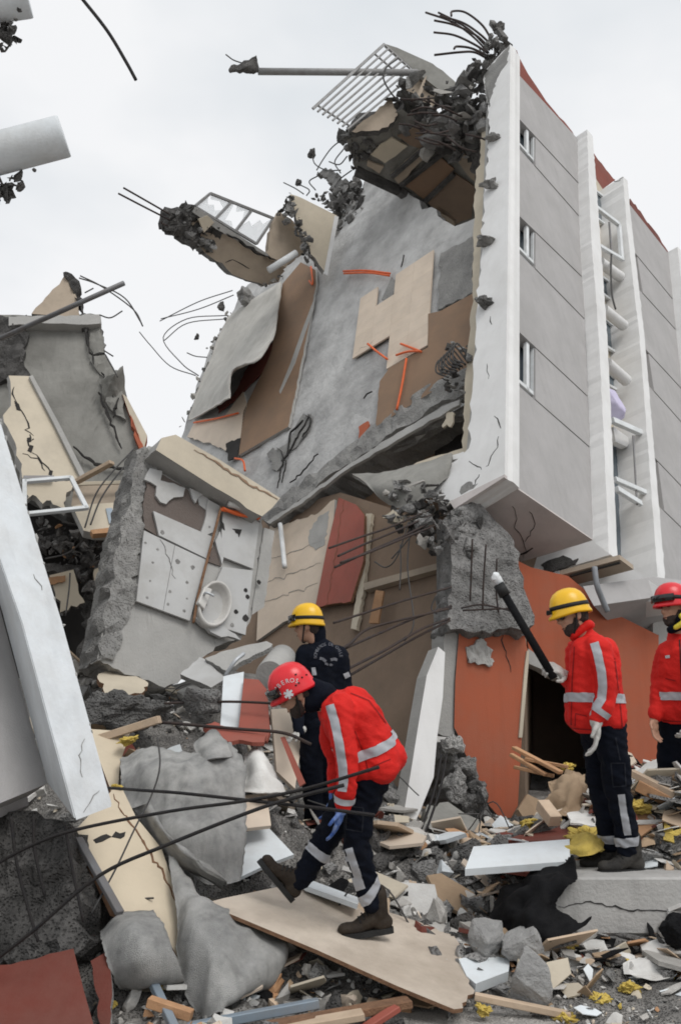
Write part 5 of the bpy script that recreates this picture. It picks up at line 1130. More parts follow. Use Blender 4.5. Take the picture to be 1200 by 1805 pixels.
for (x0, y0, x1, y1, w_) in ((563, 1160, 574, 1166, 5), (594, 1163, 582, 1163, 5), (572, 1170, 578, 1172, 4), (580, 1172, 585, 1173, 4)):
    strip('back_emblem', jkD, [(x0, y0), ((x0 + x1) / 2, (y0 + y1) / 2 - 1.5), (x1, y1)], w_, 'faded_print', jkD, .004, 3, 1.5)
strip('reflective_stripe', jkD, [(552, 1176), (554, 1190)], 7, 'reflective', jkD)
strip('reflective_stripe', jkD, [(606, 1192), (615, 1188)], 9, 'reflective', jkD)
# ---------------- worker with the yellow helmet, standing on the ledge
d0 = 6.2; J = lambda x, y, k=0: P(x, y, d0 + k)
PY = person('rescue worker in red jacket and yellow helmet standing on the ledge', P(1085, 1532, d0))
tY = [(J(1030, 1150, -.12), .115, J(1032, 1262, -.12), .135), (J(1024, 1150, .14), .115, J(1026, 1262, .14), .135), (J(1062, 1150, -.10), .115, J(1070, 1262, -.10), .135), (J(1056, 1150, .14), .115, J(1066, 1262, .14), .135), (J(1042, 1142), .115, J(1050, 1260), .14), (J(1050, 1140, -.19), .085, J(1040, 1140, .2), .085), (J(1028, 1116), .068, J(1040, 1138), .10)]
aN = [(J(1054, 1144, -.21), .092), (J(1068, 1190, -.27), .084), (J(1070, 1225, -.28), .076), (J(1062, 1250, -.3), .066), (J(1052, 1264, -.3), .054)]
aF = [(J(1036, 1144, .22), .088), (J(1020, 1188, .2), .078), (J(1014, 1215, .1), .07), (J(998, 1196, -.05), .056)]
lN = [(J(1070, 1282, -.10), .128), (J(1082, 1340, -.12), .108), (J(1090, 1400, -.12), .09), (J(1100, 1450, -.11), .082), (J(1104, 1494, -.1), .08)]
lF = [(J(1050, 1282, .12), .128), (J(1054, 1340, .12), .105), (J(1060, 1400, .1), .09), (J(1070, 1450, .08), .08), (J(1072, 1490, .08), .076)]
hc_ = J(1008, 1085); hg, PYh = head(PY, hc_, Vector((-1, -.12, -.34)), Vector((-.30, 0, 1)), 'helmet_yellow', 1.0, beard=True, shades=True, goggles=False, lamp=True)
melt('body', hg + [caps_geo(hc_ - Vector((-.02, 0, .06)), .055, J(1034, 1132), .065)] + shrink(tY + [(a, ra, b, rb) for s_ in (aN, aF, lN, lF) for (a, ra), (b, rb) in zip(s_, s_[1:])]), .011, 'skin', PY, 2)
jkY = melt('jacket', [caps_geo(t[0], t[1] * .93, t[2], t[3] * .93) for t in tY] + limb(aN) + limb(aF), .012, 'jacket_red', PY, 4, .011, 6, 5, .013, cut=[(J(1050, 1292), Vector((0, 0, -1)))])
melt('collar', [caps_geo(J(1012, 1118, -.05), .03, J(1036, 1100, -.07), .028), caps_geo(J(1012, 1118, .05), .03, J(1036, 1100, .07), .028), caps_geo(J(1038, 1100, -.06), .03, J(1040, 1102, .06), .03), caps_geo(J(1010, 1122, -.03), .03, J(1018, 1128, 0), .035)], .009, 'jacket_red', jkY, 3, .003, 20)
trY = melt('trousers', limb(lN) + limb(lF) + [caps_geo(J(1068, 1280, -.09), .13, J(1052, 1280, .1), .13)], .012, 'navy_cloth', PY, 3, .012, 8, 6, .022)
strip('reflective_stripe', jkY, [(1047, 1133), (1052, 1150), (1060, 1185), (1062, 1210), (1060, 1232), (1050, 1248)], 15, 'reflective', jkY)
nsY = not_sleeve(aN, tY); nsYf = not_sleeve(aF, tY)
hoop('reflective_band', jkY, J(1050, 1231), Vector((0.03, 0, 1)), .030, 'reflective', jkY, lambda p: nsY(p) and nsYf(p))
hoop('cuff_band', jkY, J(1058, 1254, -.3), J(1052, 1264, -.3) - J(1062, 1250, -.3), .02, 'reflective', jkY, lambda p: not nsY(p) and segd(p, aN[-2][0], aN[-1][0]) < .12)
crack_px = [(1026, 1210), (1030, 1240)]
strip('reflective_stripe', trY, [(1094, 1400), (1098, 1430), (1106, 1472)], 12, 'reflective', trY)
hoop('reflective_band', trY, J(1104, 1482, -.1), Vector((-.12, 0, 1)), .03, 'reflective', trY, lambda p: segd(p, lN[-2][0], lN[-1][0]) < .12)
hoop('reflective_band', trY, J(1072, 1478, .08), Vector((-.05, 0, 1)), .028, 'reflective', trY, lambda p: segd(p, lF[-2][0], lF[-1][0]) < .11)
boot('boot', PY, J(1110, 1505, -.1), None, Vector((-1, -.25, 0)), Vector((0, 0, 1)), 'boot_black', 1.1)
boot('boot', PY, J(1076, 1500, .08), None, Vector((-1, -.25, 0)), Vector((0, 0, 1)), 'boot_black', 1.08)
glove('glove', PY, J(1050, 1268, -.3), Vector((-.05, -.05, -1)), Vector((-1, .2, 0)), 'glove_white', .42, 1.3, -1)
gY = glove('glove', PY, J(996, 1192, -.06), J(972, 1172, -.14) - J(996, 1192, -.06), Vector((-.3, .6, -.6)), 'glove_white', .85, 1.2, 1)
# the black pole held out in front of him
PL = thing('steel_pole', 'black pole with white knob held by the worker in yellow helmet', 'pole', P(968, 1192, 6.05))
tube('shaft', [P(884, 1040, 6.25), P(976, 1196, 6.04)], .028, 'black_plastic', PL, 14, False)
tube('shaft_sleeve', [P(878, 1030, 6.26), P(890, 1050, 6.24)], .039, 'black_rubber', PL, 14, False)
tube('knob', [P(871, 1013, 6.28), P(875, 1019, 6.28), P(882, 1032, 6.26)], [.02, .038, .026] if False else .03, 'white_frame', PL, 12, False)
rock('knob_end', P(873, 1017, 6.28), (.04, .04, .04), 3, 'white_frame', PL, 3, .02, False, 30)
# ---------------- worker cut by the right edge of the picture
d0 = 7.0; J = lambda x, y, k=0: P(x, y, d0 + k)
PQ = person('bearded rescue worker in red jacket and red helmet at the right edge', P(1200, 1500, d0))
tQ = [(J(1184, 1160, -.02), .12, J(1186, 1250, -.02), .14), (J(1218, 1160, -.12), .12, J(1216, 1250, -.12), .14), (J(1200, 1150, -.05), .13, J(1200, 1255, -.05), .15), (J(1176, 1150, .0), .088, J(1228, 1150, -.15), .088), (J(1192, 1124), .07, J(1198, 1150), .10), (J(1202, 1165, .1), .11, J(1202, 1250, .1), .13)]
a1 = [(J(1172, 1154, .02), .09), (J(1164, 1200, .03), .08), (J(1160, 1235, -.02), .07), (J(1154, 1262, -.08), .056)]
a2 = [(J(1232, 1154, -.17), .09), (J(1242, 1205, -.2), .08), (J(1232, 1240, -.32), .07), (J(1218, 1262, -.4), .056)]
l1 = [(J(1184, 1272, 0), .13), (J(1182, 1340, -.02), .105), (J(1182, 1400, 0), .09), (J(1184, 1470, .05), .08)]
l2 = [(J(1216, 1272, -.1), .13), (J(1220, 1340, -.12), .105), (J(1220, 1400, -.1), .09), (J(1222, 1470, -.05), .08)]
hc_ = J(1186, 1072); hg, PQh = head(PQ, hc_, Vector((-1, -.45, -.12)), Vector((-.08, 0, 1)), 'helmet_red', 1.05, beard=True, goggles=True)
melt('body', hg + [caps_geo(hc_ - Vector((-.02, 0, .06)), .058, J(1196, 1140), .065)] + shrink(tQ + [(a, ra, b, rb) for s_ in (a1, a2, l1, l2) for (a, ra), (b, rb) in zip(s_, s_[1:])]), .012, 'skin', PQ, 2)
jkQ = melt('jacket', [caps_geo(*t) for t in tQ] + limb(a1) + limb(a2), .012, 'jacket_red', PQ, 4, .011, 6, 7, .013, cut=[(J(1200, 1276), Vector((0, 0, -1)))])
melt('trousers', limb(l1) + limb(l2) + [caps_geo(J(1186, 1270), .13, J(1214, 1270, -.08), .13)], .013, 'navy_cloth', PQ, 4, .012, 8, 8, .012)
melt('scarf', [caps_geo(J(1182, 1110, -.08), .035, J(1204, 1100, -.1), .035), caps_geo(J(1196, 1092, -.1), .03, J(1204, 1082, -.08), .028), caps_geo(J(1190, 1116, .06), .035, J(1208, 1104, .06), .035)], .01, 'navy_cloth', PQ, 3, .004, 25)
melt('neck_cloth', [caps_geo(J(1190, 1106, -.13), .02, J(1206, 1096, -.15), .024), caps_geo(J(1200, 1086, -.14), .022, J(1208, 1080, -.12), .022)], .009, 'scarf_yellow', PQ, 2)
ns1, ns2 = not_sleeve(a1, tQ), not_sleeve(a2, tQ)
hoop('reflective_band', jkQ, J(1200, 1228), Vector((.02, 0, 1)), .030, 'reflective', jkQ, lambda p: ns1(p) and ns2(p))
strip('zip', jkQ, [(1197, 1128), (1200, 1180), (1202, 1220)], 2.5, 'black_rubber', jkQ, .004, 3)
strip('chest_tab', jkQ, [(1172, 1158), (1180, 1157)], 5, 'white_print', jkQ, .004, 3)
for lp in (l1, l2): boot('boot', PQ, lp[-1][0] - Vector((0, 0, .06)), None, Vector((-1, -.5, 0)), Vector((0, 0, 1)), 'boot_black', 1.08)
glove('glove', PQ, J(1152, 1266, -.09), Vector((-.05, -.1, -1)), Vector((.6, -.8, 0)), 'skin', .4, 1.0)
glove('glove', PQ, J(1214, 1268, -.42), Vector((-.4, -.4, -.7)), Vector((-1, 0, 0)), 'glove_white', .5, 1.0)
mk('seam_red', (.30, .010, .010), (.24, .008, .008), 9, .8, .2, 60)
mk('seam_navy', (.018, .02, .028), (.012, .014, .02), 9, .9, .2, 60)
for src, px in ((jkR, [(625, 1288), (640, 1325), (650, 1362)]), (jkR, [(618, 1222), (650, 1235), (680, 1275)]), (jkR, [(655, 1352), (688, 1338)]), (jkY, [(1082, 1160), (1090, 1220), (1096, 1284)]), (jkY, [(1012, 1140), (1008, 1200), (1006, 1280)]), (jkY, [(1014, 1258), (1034, 1262)]), (jkY, [(1014, 1258), (1013, 1280)]), (jkY, [(1000, 1283), (1040, 1286), (1100, 1284)]), (jkQ, [(1172, 1196), (1190, 1200)]), (jkQ, [(1168, 1270), (1200, 1272)])):
    strip('seam', src, px, 1.8, 'seam_red', src, .003, 3, 2)
for src, px in ((trR, [(612, 1420), (640, 1424)]), (trR, [(612, 1420), (610, 1462), (638, 1466), (640, 1424)]), (trY, [(1076, 1345), (1100, 1345), (1102, 1385), (1080, 1387), (1076, 1345)]), (trY, [(1084, 1300), (1092, 1340)])):
    strip('pocket_seam', src, px, 2.0, 'seam_navy', src, .003, 3, 2)
# ------------------------------------------------------------------ things lying in the rubble
def T(o, label, cat, group=None): return tag(o, label, cat, group)
def pb(name, pts, thick, mats, label, cat, parent=None, **k):      # board or slab: outline (x, y, depth of three corners gives its plane)
    pl = plane3(*pts[1]); o = plate(name, pts[0], pl, thick, mats, parent, **k)
    return T(o, label, cat) if label else o
# sheet of chipboard the front worker walks on
pb('chipboard_sheet', ([(360, 1592), (395, 1583), (525, 1556), (630, 1590), (760, 1632), (800, 1650), (812, 1668), (816, 1690), (822, 1715), (834, 1752), (822, 1765), (800, 1779), (700, 1738), (560, 1675), (440, 1625)], ((365, 1592, 5.35), (645, 1648, 5.43), (800, 1778, 4.75))), .022, ['chipboard', 'chip_edge'], 'large pale chipboard sheet under the bent worker, its right end splintered', 'board', jag=(.012, .05), edges=[5, 6, 7, 8, 9, 10])
pb('white_board', ([(527, 1553), (545, 1550), (634, 1583), (630, 1594), (540, 1562)], ((527, 1553, 5.95), (634, 1583, 5.8), (545, 1550, 6.05))), .03, 'white_board', 'narrow white board strip behind the chipboard sheet', 'board')
pb('white_board', ([(426, 1470), (468, 1453), (518, 1506), (470, 1524), (422, 1547)], ((426, 1470, 6.5), (518, 1506, 6.3), (422, 1547, 6.05))), .025, 'white_board', 'white board leaning beside the grey felt, left of the raised boot', 'board')
pb('white_board', ([(834, 1492), (1003, 1479), (1004, 1518), (819, 1532)], ((834, 1492, 6.2), (1003, 1479, 6.3), (819, 1532, 5.85))), .045, 'white_board', 'long white board lying below the terracotta wall, beside the ledge', 'board')
pb('white_board', ([(808, 1690), (850, 1682), (898, 1690), (896, 1712), (838, 1734), (822, 1720)], ((808, 1690, 5.35), (898, 1690, 5.4), (838, 1734, 5.1))), .06, 'white_board', 'white board end under the three grey stones', 'board')
pb('white_board', ([(770, 1640), (800, 1632), (850, 1626), (872, 1640), (840, 1668), (816, 1672), (806, 1650)], ((770, 1640, 5.9), (872, 1640, 5.9), (816, 1672, 5.6))), .03, 'paper_white', 'dirty white board between the chipboard and the stones', 'board', jag=(.01, .05))
cb = pb('cream_board', ([(130, 1467), (206, 1384), (216, 1390), (240, 1440), (285, 1495), (306, 1558), (322, 1702), (290, 1645), (200, 1604), (165, 1530)], ((130, 1467, 5.6), (212, 1388, 6.1), (322, 1702, 5.15))), .05, ['cream_board', 'chip_edge'], 'long cream door panel sloping down beside the white fin', 'board')
crack('panel_groove', [(200, 1402), (240, 1465), (285, 1535), (311, 1590)], plane3((130, 1467, 5.6), (212, 1388, 6.1), (322, 1702, 5.15)), .02, 'chip_edge', cb, 2)
plate('splintered_slot', [(165, 1480), (188, 1470), (222, 1466), (220, 1474), (190, 1478), (170, 1486)], plane3((130, 1467, 5.6), (212, 1388, 6.1), (322, 1702, 5.15)).off(.004), .006, 'crack_dark', cb, (.012, .03))
T(bar('steel_channel', P(138, 1478, 5.45), P(212, 1610, 5.05), .05, .03, 'steel_grey'), 'grey steel channel under the left side of the cream panel', 'metal bar')
pb('cream_board', ([(160, 1285), (230, 1290), (212, 1345), (206, 1420), (172, 1330)], ((160, 1285, 7.2), (230, 1290, 7.3), (206, 1420, 6.5))), .04, ['cream_board', 'chip_edge'], 'cream board wedged behind the white fin tip under the concrete lump', 'board')
# grey felt
fe = thing('felt_sheet', 'large grey felt sheet draped over the rubble beside the cream panel', 'fabric', P(330, 1560, 5.9))
sheet('drape', [[P(212, 1330, 6.9), P(262, 1318, 6.8), P(330, 1326, 6.7), P(398, 1306, 6.8)], [P(214, 1365, 6.55), P(275, 1360, 6.4), P(345, 1362, 6.35), P(428, 1338, 6.6)], [P(216, 1410, 6.4), P(288, 1415, 6.2), P(352, 1412, 6.2), P(432, 1400, 6.4)], [P(252, 1445, 6.15), P(305, 1462, 6.0), P(360, 1470, 6.0), P(430, 1462, 6.2)], [P(290, 1488, 6.0), P(330, 1515, 5.9), P(378, 1530, 5.95), P(426, 1528, 6.05)], [P(330, 1535, 5.95), P(352, 1552, 5.9), P(385, 1562, 5.9), P(424, 1552, 6.0)]], 'felt_grey', fe, 10, .03, 2.2, .012, 2, .06)
sheet('torn_flap', [[P(352, 1300, 6.85), P(375, 1290, 6.8), P(398, 1306, 6.75)], [P(345, 1322, 6.7), P(372, 1318, 6.55), P(405, 1318, 6.65)], [P(352, 1340, 6.55), P(375, 1340, 6.45), P(412, 1335, 6.6)]], 'felt_grey', fe, 5, .03, 5, .01, 3)
T(sheet('felt_roll', [[P(232, 1425, 6.2), P(262, 1470, 6.0), P(310, 1520, 5.8), P(390, 1568, 5.75)], [P(262, 1418, 6.0), P(292, 1468, 5.75), P(345, 1515, 5.6), P(398, 1552, 5.65)], [P(272, 1440, 6.15), P(300, 1490, 5.85), P(350, 1530, 5.7), P(400, 1560, 5.75)]], 'felt_grey', None, 7, .03, 4, .012, 5), 'folded roll of grey felt running under the draped sheet', 'fabric')
T(sheet('felt_sheet', [[P(296, 1505, 5.75), P(330, 1540, 5.6), P(362, 1590, 5.5), P(430, 1612, 5.55)], [P(306, 1570, 5.45), P(345, 1605, 5.25), P(415, 1640, 5.2), P(498, 1655, 5.35)], [P(318, 1640, 5.25), P(365, 1672, 5.0), P(430, 1700, 5.0), P(502, 1684, 5.2)], [P(330, 1720, 5.05), P(375, 1738, 4.85), P(420, 1750, 4.85), P(462, 1742, 5.1)], [P(345, 1800, 4.9), P(380, 1790, 4.75), P(392, 1775, 4.8), P(400, 1765, 4.95)]], 'felt_grey', None, 10, .03, 2.2, .012, 6, .05), 'grey felt sheet bulging out under the left end of the chipboard', 'fabric')
T(sheet('felt_sheet', [[P(178, 1644, 5.2), P(215, 1612, 5.25), P(270, 1606, 5.3)], [P(186, 1672, 5.0), P(232, 1640, 4.95), P(290, 1638, 5.05)], [P(200, 1712, 4.9), P(248, 1690, 4.82), P(306, 1680, 4.95)], [P(216, 1742, 5.0), P(262, 1732, 4.9), P(324, 1722, 5.0)], [P(228, 1736, 5.15), P(268, 1728, 5.1), P(318, 1718, 5.15)]], 'felt_grey', None, 9, .012, 4, .012, 8, .012), 'short curled grey felt piece at the bottom left, over the cream panel', 'fabric')
# low concrete ledge
lp_ = P(974, 1547, 5.8); LG = thing('concrete_ledge', 'low pale concrete ledge at the right under the standing worker', 'ledge', Vector((lp_.x + 1.2, lp_.y + .3, .1)))
def wbox(name, x, y, z, mats, parent, bev=.012): return box8(name, [Vector((a, b, c)) for c in z for a, b in ((x[0], y[0]), (x[1], y[0]), (x[1], y[1]), (x[0], y[1]))], mats, parent, bev)
wbox('ledge_top', (lp_.x, lp_.x + 2.9), (lp_.y, lp_.y + .75), (lp_.z - .34, lp_.z), 'ledge_concrete', LG)
wbox('ledge_foot', (lp_.x + .1, lp_.x + 2.9), (lp_.y + .02, lp_.y + .75), (-.1, lp_.z - .345), 'ledge_concrete', LG)
fpl = Plane(lp_, Vector((0, -1, 0)))
crack('crack', [(985, 1598), (1040, 1590), (1100, 1602), (1160, 1606), (1200, 1604)], fpl, .012, 'crack_dark', LG, 4)
# stones
for x, y, d, sx, sz, sd, lab in ((858, 1657, 5.45, .115, .125, 101, 'grey concrete block, left of the three stones near the chipboard'), (921, 1660, 5.4, .12, .11, 102, 'grey concrete block, right and behind of the three stones'), (934, 1722, 5.0, .125, .135, 103, 'largest grey concrete block, in front of the three stones')):
    T(rock('concrete_block', P(x, y, d), (sx * 1.22, sx * 1.2, sz * 1.22), sd, 'stone_grey', None, 3, .07, True, 16), lab, 'stone')
# black plastic sheeting
T(sheet('plastic_sheet', [[P(940, 1540, 6.1), P(985, 1522, 6.0), P(1016, 1522, 5.9)], [P(895, 1565, 6.0), P(950, 1555, 5.75), P(1012, 1550, 5.7)], [P(868, 1600, 5.9), P(925, 1600, 5.55), P(980, 1592, 5.6)], [P(872, 1632, 5.75), P(945, 1632, 5.45), P(1010, 1622, 5.6)], [P(905, 1655, 5.6), P(970, 1660, 5.4), P(1045, 1638, 5.5)]], 'black_plastic', None, 10, .05, 6, .004, 9, .09), 'crumpled black plastic sheet hanging beside the ledge', 'sheet')
T(rock('rubbish_bag', P(1192, 1640, 5.5), (.12, .12, .13), 104, 'black_plastic', None, 3, .12), 'small black bag lying against the ledge at the right edge', 'bag')
# big concrete lumps on the heap
T(rock('concrete_lump', P(222, 1248, 7.7), (.40, .28, .22), 111, 'rubble_grey', None, 4, .16, True, 14, 2.6), 'broad broken concrete lump on the heap beside the white fin', 'concrete lump')
T(rock('concrete_lump', P(356, 1238, 7.6), (.19, .17, .16), 112, 'rubble_grey', None, 4, .10, True, 16), 'rounded concrete lump pierced by a bar, under the fallen bathroom wall', 'concrete lump')
T(tpx('rebar', [(290, 1240, 7.5), (340, 1238, 7.6), (420, 1237, 7.5), (520, 1242, 7.3)], .011, 'rebar'), 'thin dark bar running out of the rounded lump to the right', 'bar')
T(tpx('rebar', [(270, 1272, 7.3), (340, 1278, 7.2), (420, 1285, 7.1), (500, 1292, 7.0), (548, 1312, 6.9)], .013, 'rebar'), 'thin dark bar below the rounded lump, bending behind the red jacket', 'bar')
T(bar('timber', P(162, 1306, 7.2), P(282, 1268, 7.2), .1, .06, 'pale_wood'), 'pale timber under the broad concrete lump', 'timber')
pb('cream_board', ([(172, 1192), (190, 1176), (208, 1170), (262, 1204), (250, 1222), (190, 1226)], ((172, 1192, 8.6), (262, 1204, 8.7), (190, 1226, 8.2))), .05, ['cream_paint', 'chip_edge'], 'cream plaster slab at the foot of the fallen bathroom wall', 'slab', jag=(.015, .06))
pb('tile_slab', ([(318, 1188), (352, 1158), (362, 1162), (398, 1196), (372, 1212), (345, 1200)], ((318, 1188, 8.4), (352, 1158, 8.7), (372, 1212, 8.1))), .05, ['white_tile', 'concrete'], 'pale tile slab under the washbasin, tilted to the left', 'slab', jag=(.01, .06))
pb('tile_slab', ([(362, 1160), (400, 1146), (470, 1130), (478, 1140), (440, 1160), (398, 1182)], ((362, 1160, 8.6), (470, 1130, 8.9), (398, 1182, 8.3))), .05, ['concrete_light', 'concrete'], 'thin concrete slab lying below the washbasin', 'slab', jag=(.01, .06))
T(tube('steel_tube', [P(397, 1192, 8.1), P(414, 1166, 8.1), P(430, 1152, 8.2)], .018, 'aluminium'), 'short bent metal tube on the slabs below the washbasin', 'pipe')
o = cyl('concrete_drum', P(498, 1160, 8.6), P(476, 1190, 8.0), .13, 'concrete_light', None); T(o, 'grey round concrete drum beside the navy worker', 'drum')
pb('white_board', ([(394, 1192), (430, 1184), (424, 1290), (388, 1292)], ((394, 1192, 8.0), (430, 1184, 8.1), (388, 1292, 7.4))), .03, 'white_board', 'white board standing left of the red board behind the red helmet', 'board')
pb('red_board', ([(430, 1196), (456, 1198), (470, 1215), (476, 1290), (470, 1306), (420, 1290)], ((430, 1196, 7.95), (456, 1198, 7.9), (420, 1290, 7.3))), .03, 'red_door_wood', 'red brown board standing behind the red helmet', 'board')
pb('red_board', ([(358, 1282), (378, 1272), (430, 1290), (470, 1296), (466, 1308), (392, 1306)], ((358, 1282, 7.2), (430, 1290, 7.1), (392, 1306, 6.9))), .03, 'red_door_wood', 'flat red brown board above the grey felt', 'board', jag=(.012, .05))
pb('tan_board', ([(478, 1250), (520, 1248), (530, 1320), (520, 1390), (488, 1360)], ((478, 1250, 7.6), (530, 1320, 7.4), (488, 1360, 7.1))), .03, 'tan_tile', 'tan board standing between the red board and the navy worker', 'board')
pb('red_board', ([(494, 1300), (502, 1298), (538, 1380), (528, 1386)], ((494, 1300, 7.0), (502, 1298, 7.0), (528, 1386, 6.8))), .03, 'red_door_wood', 'narrow red brown strip leaning in front of the navy worker', 'board')
T(sheet('plaster_sheet', [[P(430, 1330, 7.0), P(452, 1318, 7.0), P(470, 1340, 7.0)], [P(428, 1365, 6.8), P(460, 1350, 6.7), P(490, 1372, 6.8)], [P(432, 1400, 6.6), P(470, 1395, 6.5), P(512, 1400, 6.7)]], 'paper_white', None, 5, .04, 5, .01, 11), 'crumpled off white sheet right of the grey felt', 'sheet')
pb('tan_board', ([(428, 1402), (470, 1398), (478, 1455), (432, 1460)], ((428, 1402, 6.6), (470, 1398, 6.7), (432, 1460, 6.3))), .03, 'tan_tile', 'small tan board below the crumpled off white sheet', 'board')
# column foot: torn lumps, leaning slab (pieces that still hang on the building)
for x, y, s, sd in ((850, 1436, .2, 128), (870, 1456, .14, 129), (835, 1385, .15, 130), (800, 1320, .16, 121), (815, 1360, .2, 122), (798, 1385, .18, 123), (828, 1418, .24, 124), (792, 1340, .12, 125), (840, 1400, .14, 126), (785, 1318, .1, 127)):
    rock('torn_concrete_lump', P(x, y, 9.75 + (sd % 3) * .1), (s, s, s * 1.25), sd, 'rubble_grey', HB, 3, .16)
plate('leaning_slab', [(772, 1140), (784, 1150), (780, 1230), (770, 1300), (764, 1370), (740, 1430), (716, 1484), (700, 1478), (712, 1430), (724, 1360), (740, 1260), (752, 1190)], plane3((772, 1140, 10.2), (770, 1300, 9.7), (710, 1470, 9.0)), .18, ['white_paint', 'concrete_light'], HB)
plate('column_foot', [(752, 1420), (790, 1412), (842, 1446), (850, 1500), (800, 1530), (750, 1500)], plane3((752, 1420, 9.3), (842, 1446, 9.4), (800, 1530, 8.6)), .3, ['concrete_slab_grey'], HB, (.02, .1), relief=(.03, .15, 3))
for k, (dx, lab) in enumerate(((0, 'dark twin cable at the foot of the leaning white slab, left strand'), (9, 'dark twin cable at the foot of the leaning white slab, right strand'))):
    T(tpx('cable', [(778 + dx, 1330, 9.0), (765 + dx, 1395, 8.6), (735 + dx, 1480, 8.0), (712 + dx * .4, 1530, 7.4), (690, 1552, 7.0)], .012, 'rebar_near'), lab, 'cable')
T(tpx('cable', [(715, 1515, 7.0), (700, 1535, 6.9), (684, 1548, 6.8)], .012, 'grey_cable'), 'short loose cable end behind the standing leg of the bent worker', 'cable')
# foreground bars on the left
for pts_, r, lab in (([(188, 1389, 5.45), (210, 1390, 5.3), (250, 1393, 5.1), (320, 1398, 4.9), (449, 1412, 4.75), (560, 1424, 4.6), (660, 1437, 4.5)], .0088, 'uppermost at the left of the long dark bars in front of the worker'),
                     ([(-40, 1545, 4.9), (40, 1498, 4.9), (133, 1463, 4.85), (300, 1430, 4.8), (430, 1412, 4.75), (540, 1390, 4.7), (668, 1352, 4.6)], .0088, 'middle of the long dark bars at the left, ending over the worker\'s thigh'),
                     ([(-40, 1716, 4.6), (60, 1640, 4.6), (176, 1543, 4.65), (300, 1487, 4.65), (449, 1428, 4.65), (520, 1406, 4.65), (606, 1384, 4.6)], .0095, 'lowest of the long dark bars, rising from the bottom left corner')):
    T(tpx('rebar', pts_, r, 'rebar_near', None, 8), lab, 'bar')
T(tpx('wire', [(278, 1300, 6.0), (282, 1350, 5.8), (268, 1400, 5.7), (238, 1460, 5.5), (205, 1530, 5.3), (162, 1610, 5.1)], .006, 'wire', None, 5), 'thin dark wire hanging over the felt and the cream panel', 'wire')
# dark broken pier foot and painted panels in the bottom left corner
CF = thing('broken_pier', 'dark broken concrete pier under the white fin in the bottom left corner', 'concrete pier', P(60, 1700, 5.1))
plate('pier_face', [(-80, 1420), (20, 1432), (100, 1442), (122, 1450), (132, 1520), (146, 1590), (152, 1650), (130, 1680), (60, 1700), (-80, 1712)], plane3((0, 1430, 5.5), (120, 1445, 5.4), (60, 1690, 4.95)), .5, ['rubble_dark', 'rubble_dark'], CF, (.03, .08), relief=(.11, .06, 4.5))
for c in [[(20, 1440), (30, 1520), (50, 1600), (68, 1660)], [(115, 1455), (130, 1540), (148, 1625)], [(60, 1440), (62, 1500), (80, 1580)]]:
    tube('rebar', [P(x, y, 5.12 - (y - 1440) * .0015) for x, y in c], .009, 'rebar_near', CF, 6)
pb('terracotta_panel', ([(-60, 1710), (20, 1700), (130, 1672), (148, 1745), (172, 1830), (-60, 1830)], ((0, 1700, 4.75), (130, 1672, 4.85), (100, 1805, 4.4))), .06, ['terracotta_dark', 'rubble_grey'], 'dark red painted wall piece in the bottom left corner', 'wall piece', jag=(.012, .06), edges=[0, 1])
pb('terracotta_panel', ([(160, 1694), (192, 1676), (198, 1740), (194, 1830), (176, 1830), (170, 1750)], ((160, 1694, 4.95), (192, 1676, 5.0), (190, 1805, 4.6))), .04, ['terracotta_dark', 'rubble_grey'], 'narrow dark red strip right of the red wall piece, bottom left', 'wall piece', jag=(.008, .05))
# bars and planks along the bottom edge
T(bar('steel_channel', P(330, 1812, 4.65), P(562, 1768, 4.75), .05, .045, 'steel_blue'), 'blue grey steel channel lying along the bottom edge', 'metal bar')
T(bar('steel_channel', P(268, 1728, 4.95), P(312, 1822, 4.55), .045, .04, 'steel_blue'), 'blue grey steel profile below the curled felt piece', 'metal bar')
T(bar('plank', P(470, 1812, 4.6), P(722, 1766, 4.8), .10, .04, 'chip_edge'), 'red brown plank under the chipboard at the bottom', 'plank')
T(bar('plank', P(450, 1822, 4.55), P(640, 1788, 4.65), .10, .035, 'pale_wood'), 'pale plank in front of the red brown plank, bottom edge', 'plank')
T(bar('plank', P(640, 1815, 4.6), P(700, 1776, 4.72), .06, .03, 'red_door_wood'), 'short red board at the bottom edge', 'plank')
T(bar('plank', P(836, 1756, 4.95), P(1005, 1790, 4.85), .05, .035, 'pale_wood'), 'pale lath on the ground right of the chipboard', 'plank')
T(bar('plank', P(262, 1765, 4.75), P(338, 1790, 4.7), .06, .05, 'raw_wood'), 'short orange brown wood block below the felt pieces', 'wood block')
# heap behind the standing worker
for k, (a, b, w, lab) in enumerate((((905, 1318, 8.4), (988, 1362, 7.9), .06, 'uppermost splintered lath in front of the doorway'), ((900, 1330, 8.3), (962, 1366, 8.0), .05, 'second splintered lath in front of the doorway'), ((906, 1352, 8.2), (975, 1368, 8.0), .05, 'lowest splintered lath in front of the doorway'), ((925, 1338, 8.2), (1000, 1352, 8.0), .05, 'splintered lath lying across the others at the doorway'))):
    T(bar('lath', P(*a), P(*b), w, .03, 'raw_wood'), lab, 'lath', )
T(bar('wood_block', P(955, 1418, 7.1), P(978, 1448, 6.9), .10, .09, 'pale_wood'), 'square pale timber end behind the long white board', 'wood block')
T(bar('timber', P(1112, 1362, 6.8), P(1190, 1402, 6.6), .10, .05, 'pale_wood'), 'pale plank lying on the heap right of the standing worker', 'plank')
T(bar('timber', P(1122, 1384, 6.7), P(1180, 1414, 6.6), .08, .08, 'raw_wood'), 'orange brown timber under the pale plank, right of the worker', 'timber')
T(bar('timber', P(1110, 1450, 6.55), P(1230, 1446, 6.5), .05, .03, 'paper_white'), 'white lath lying level right of the standing worker', 'lath')
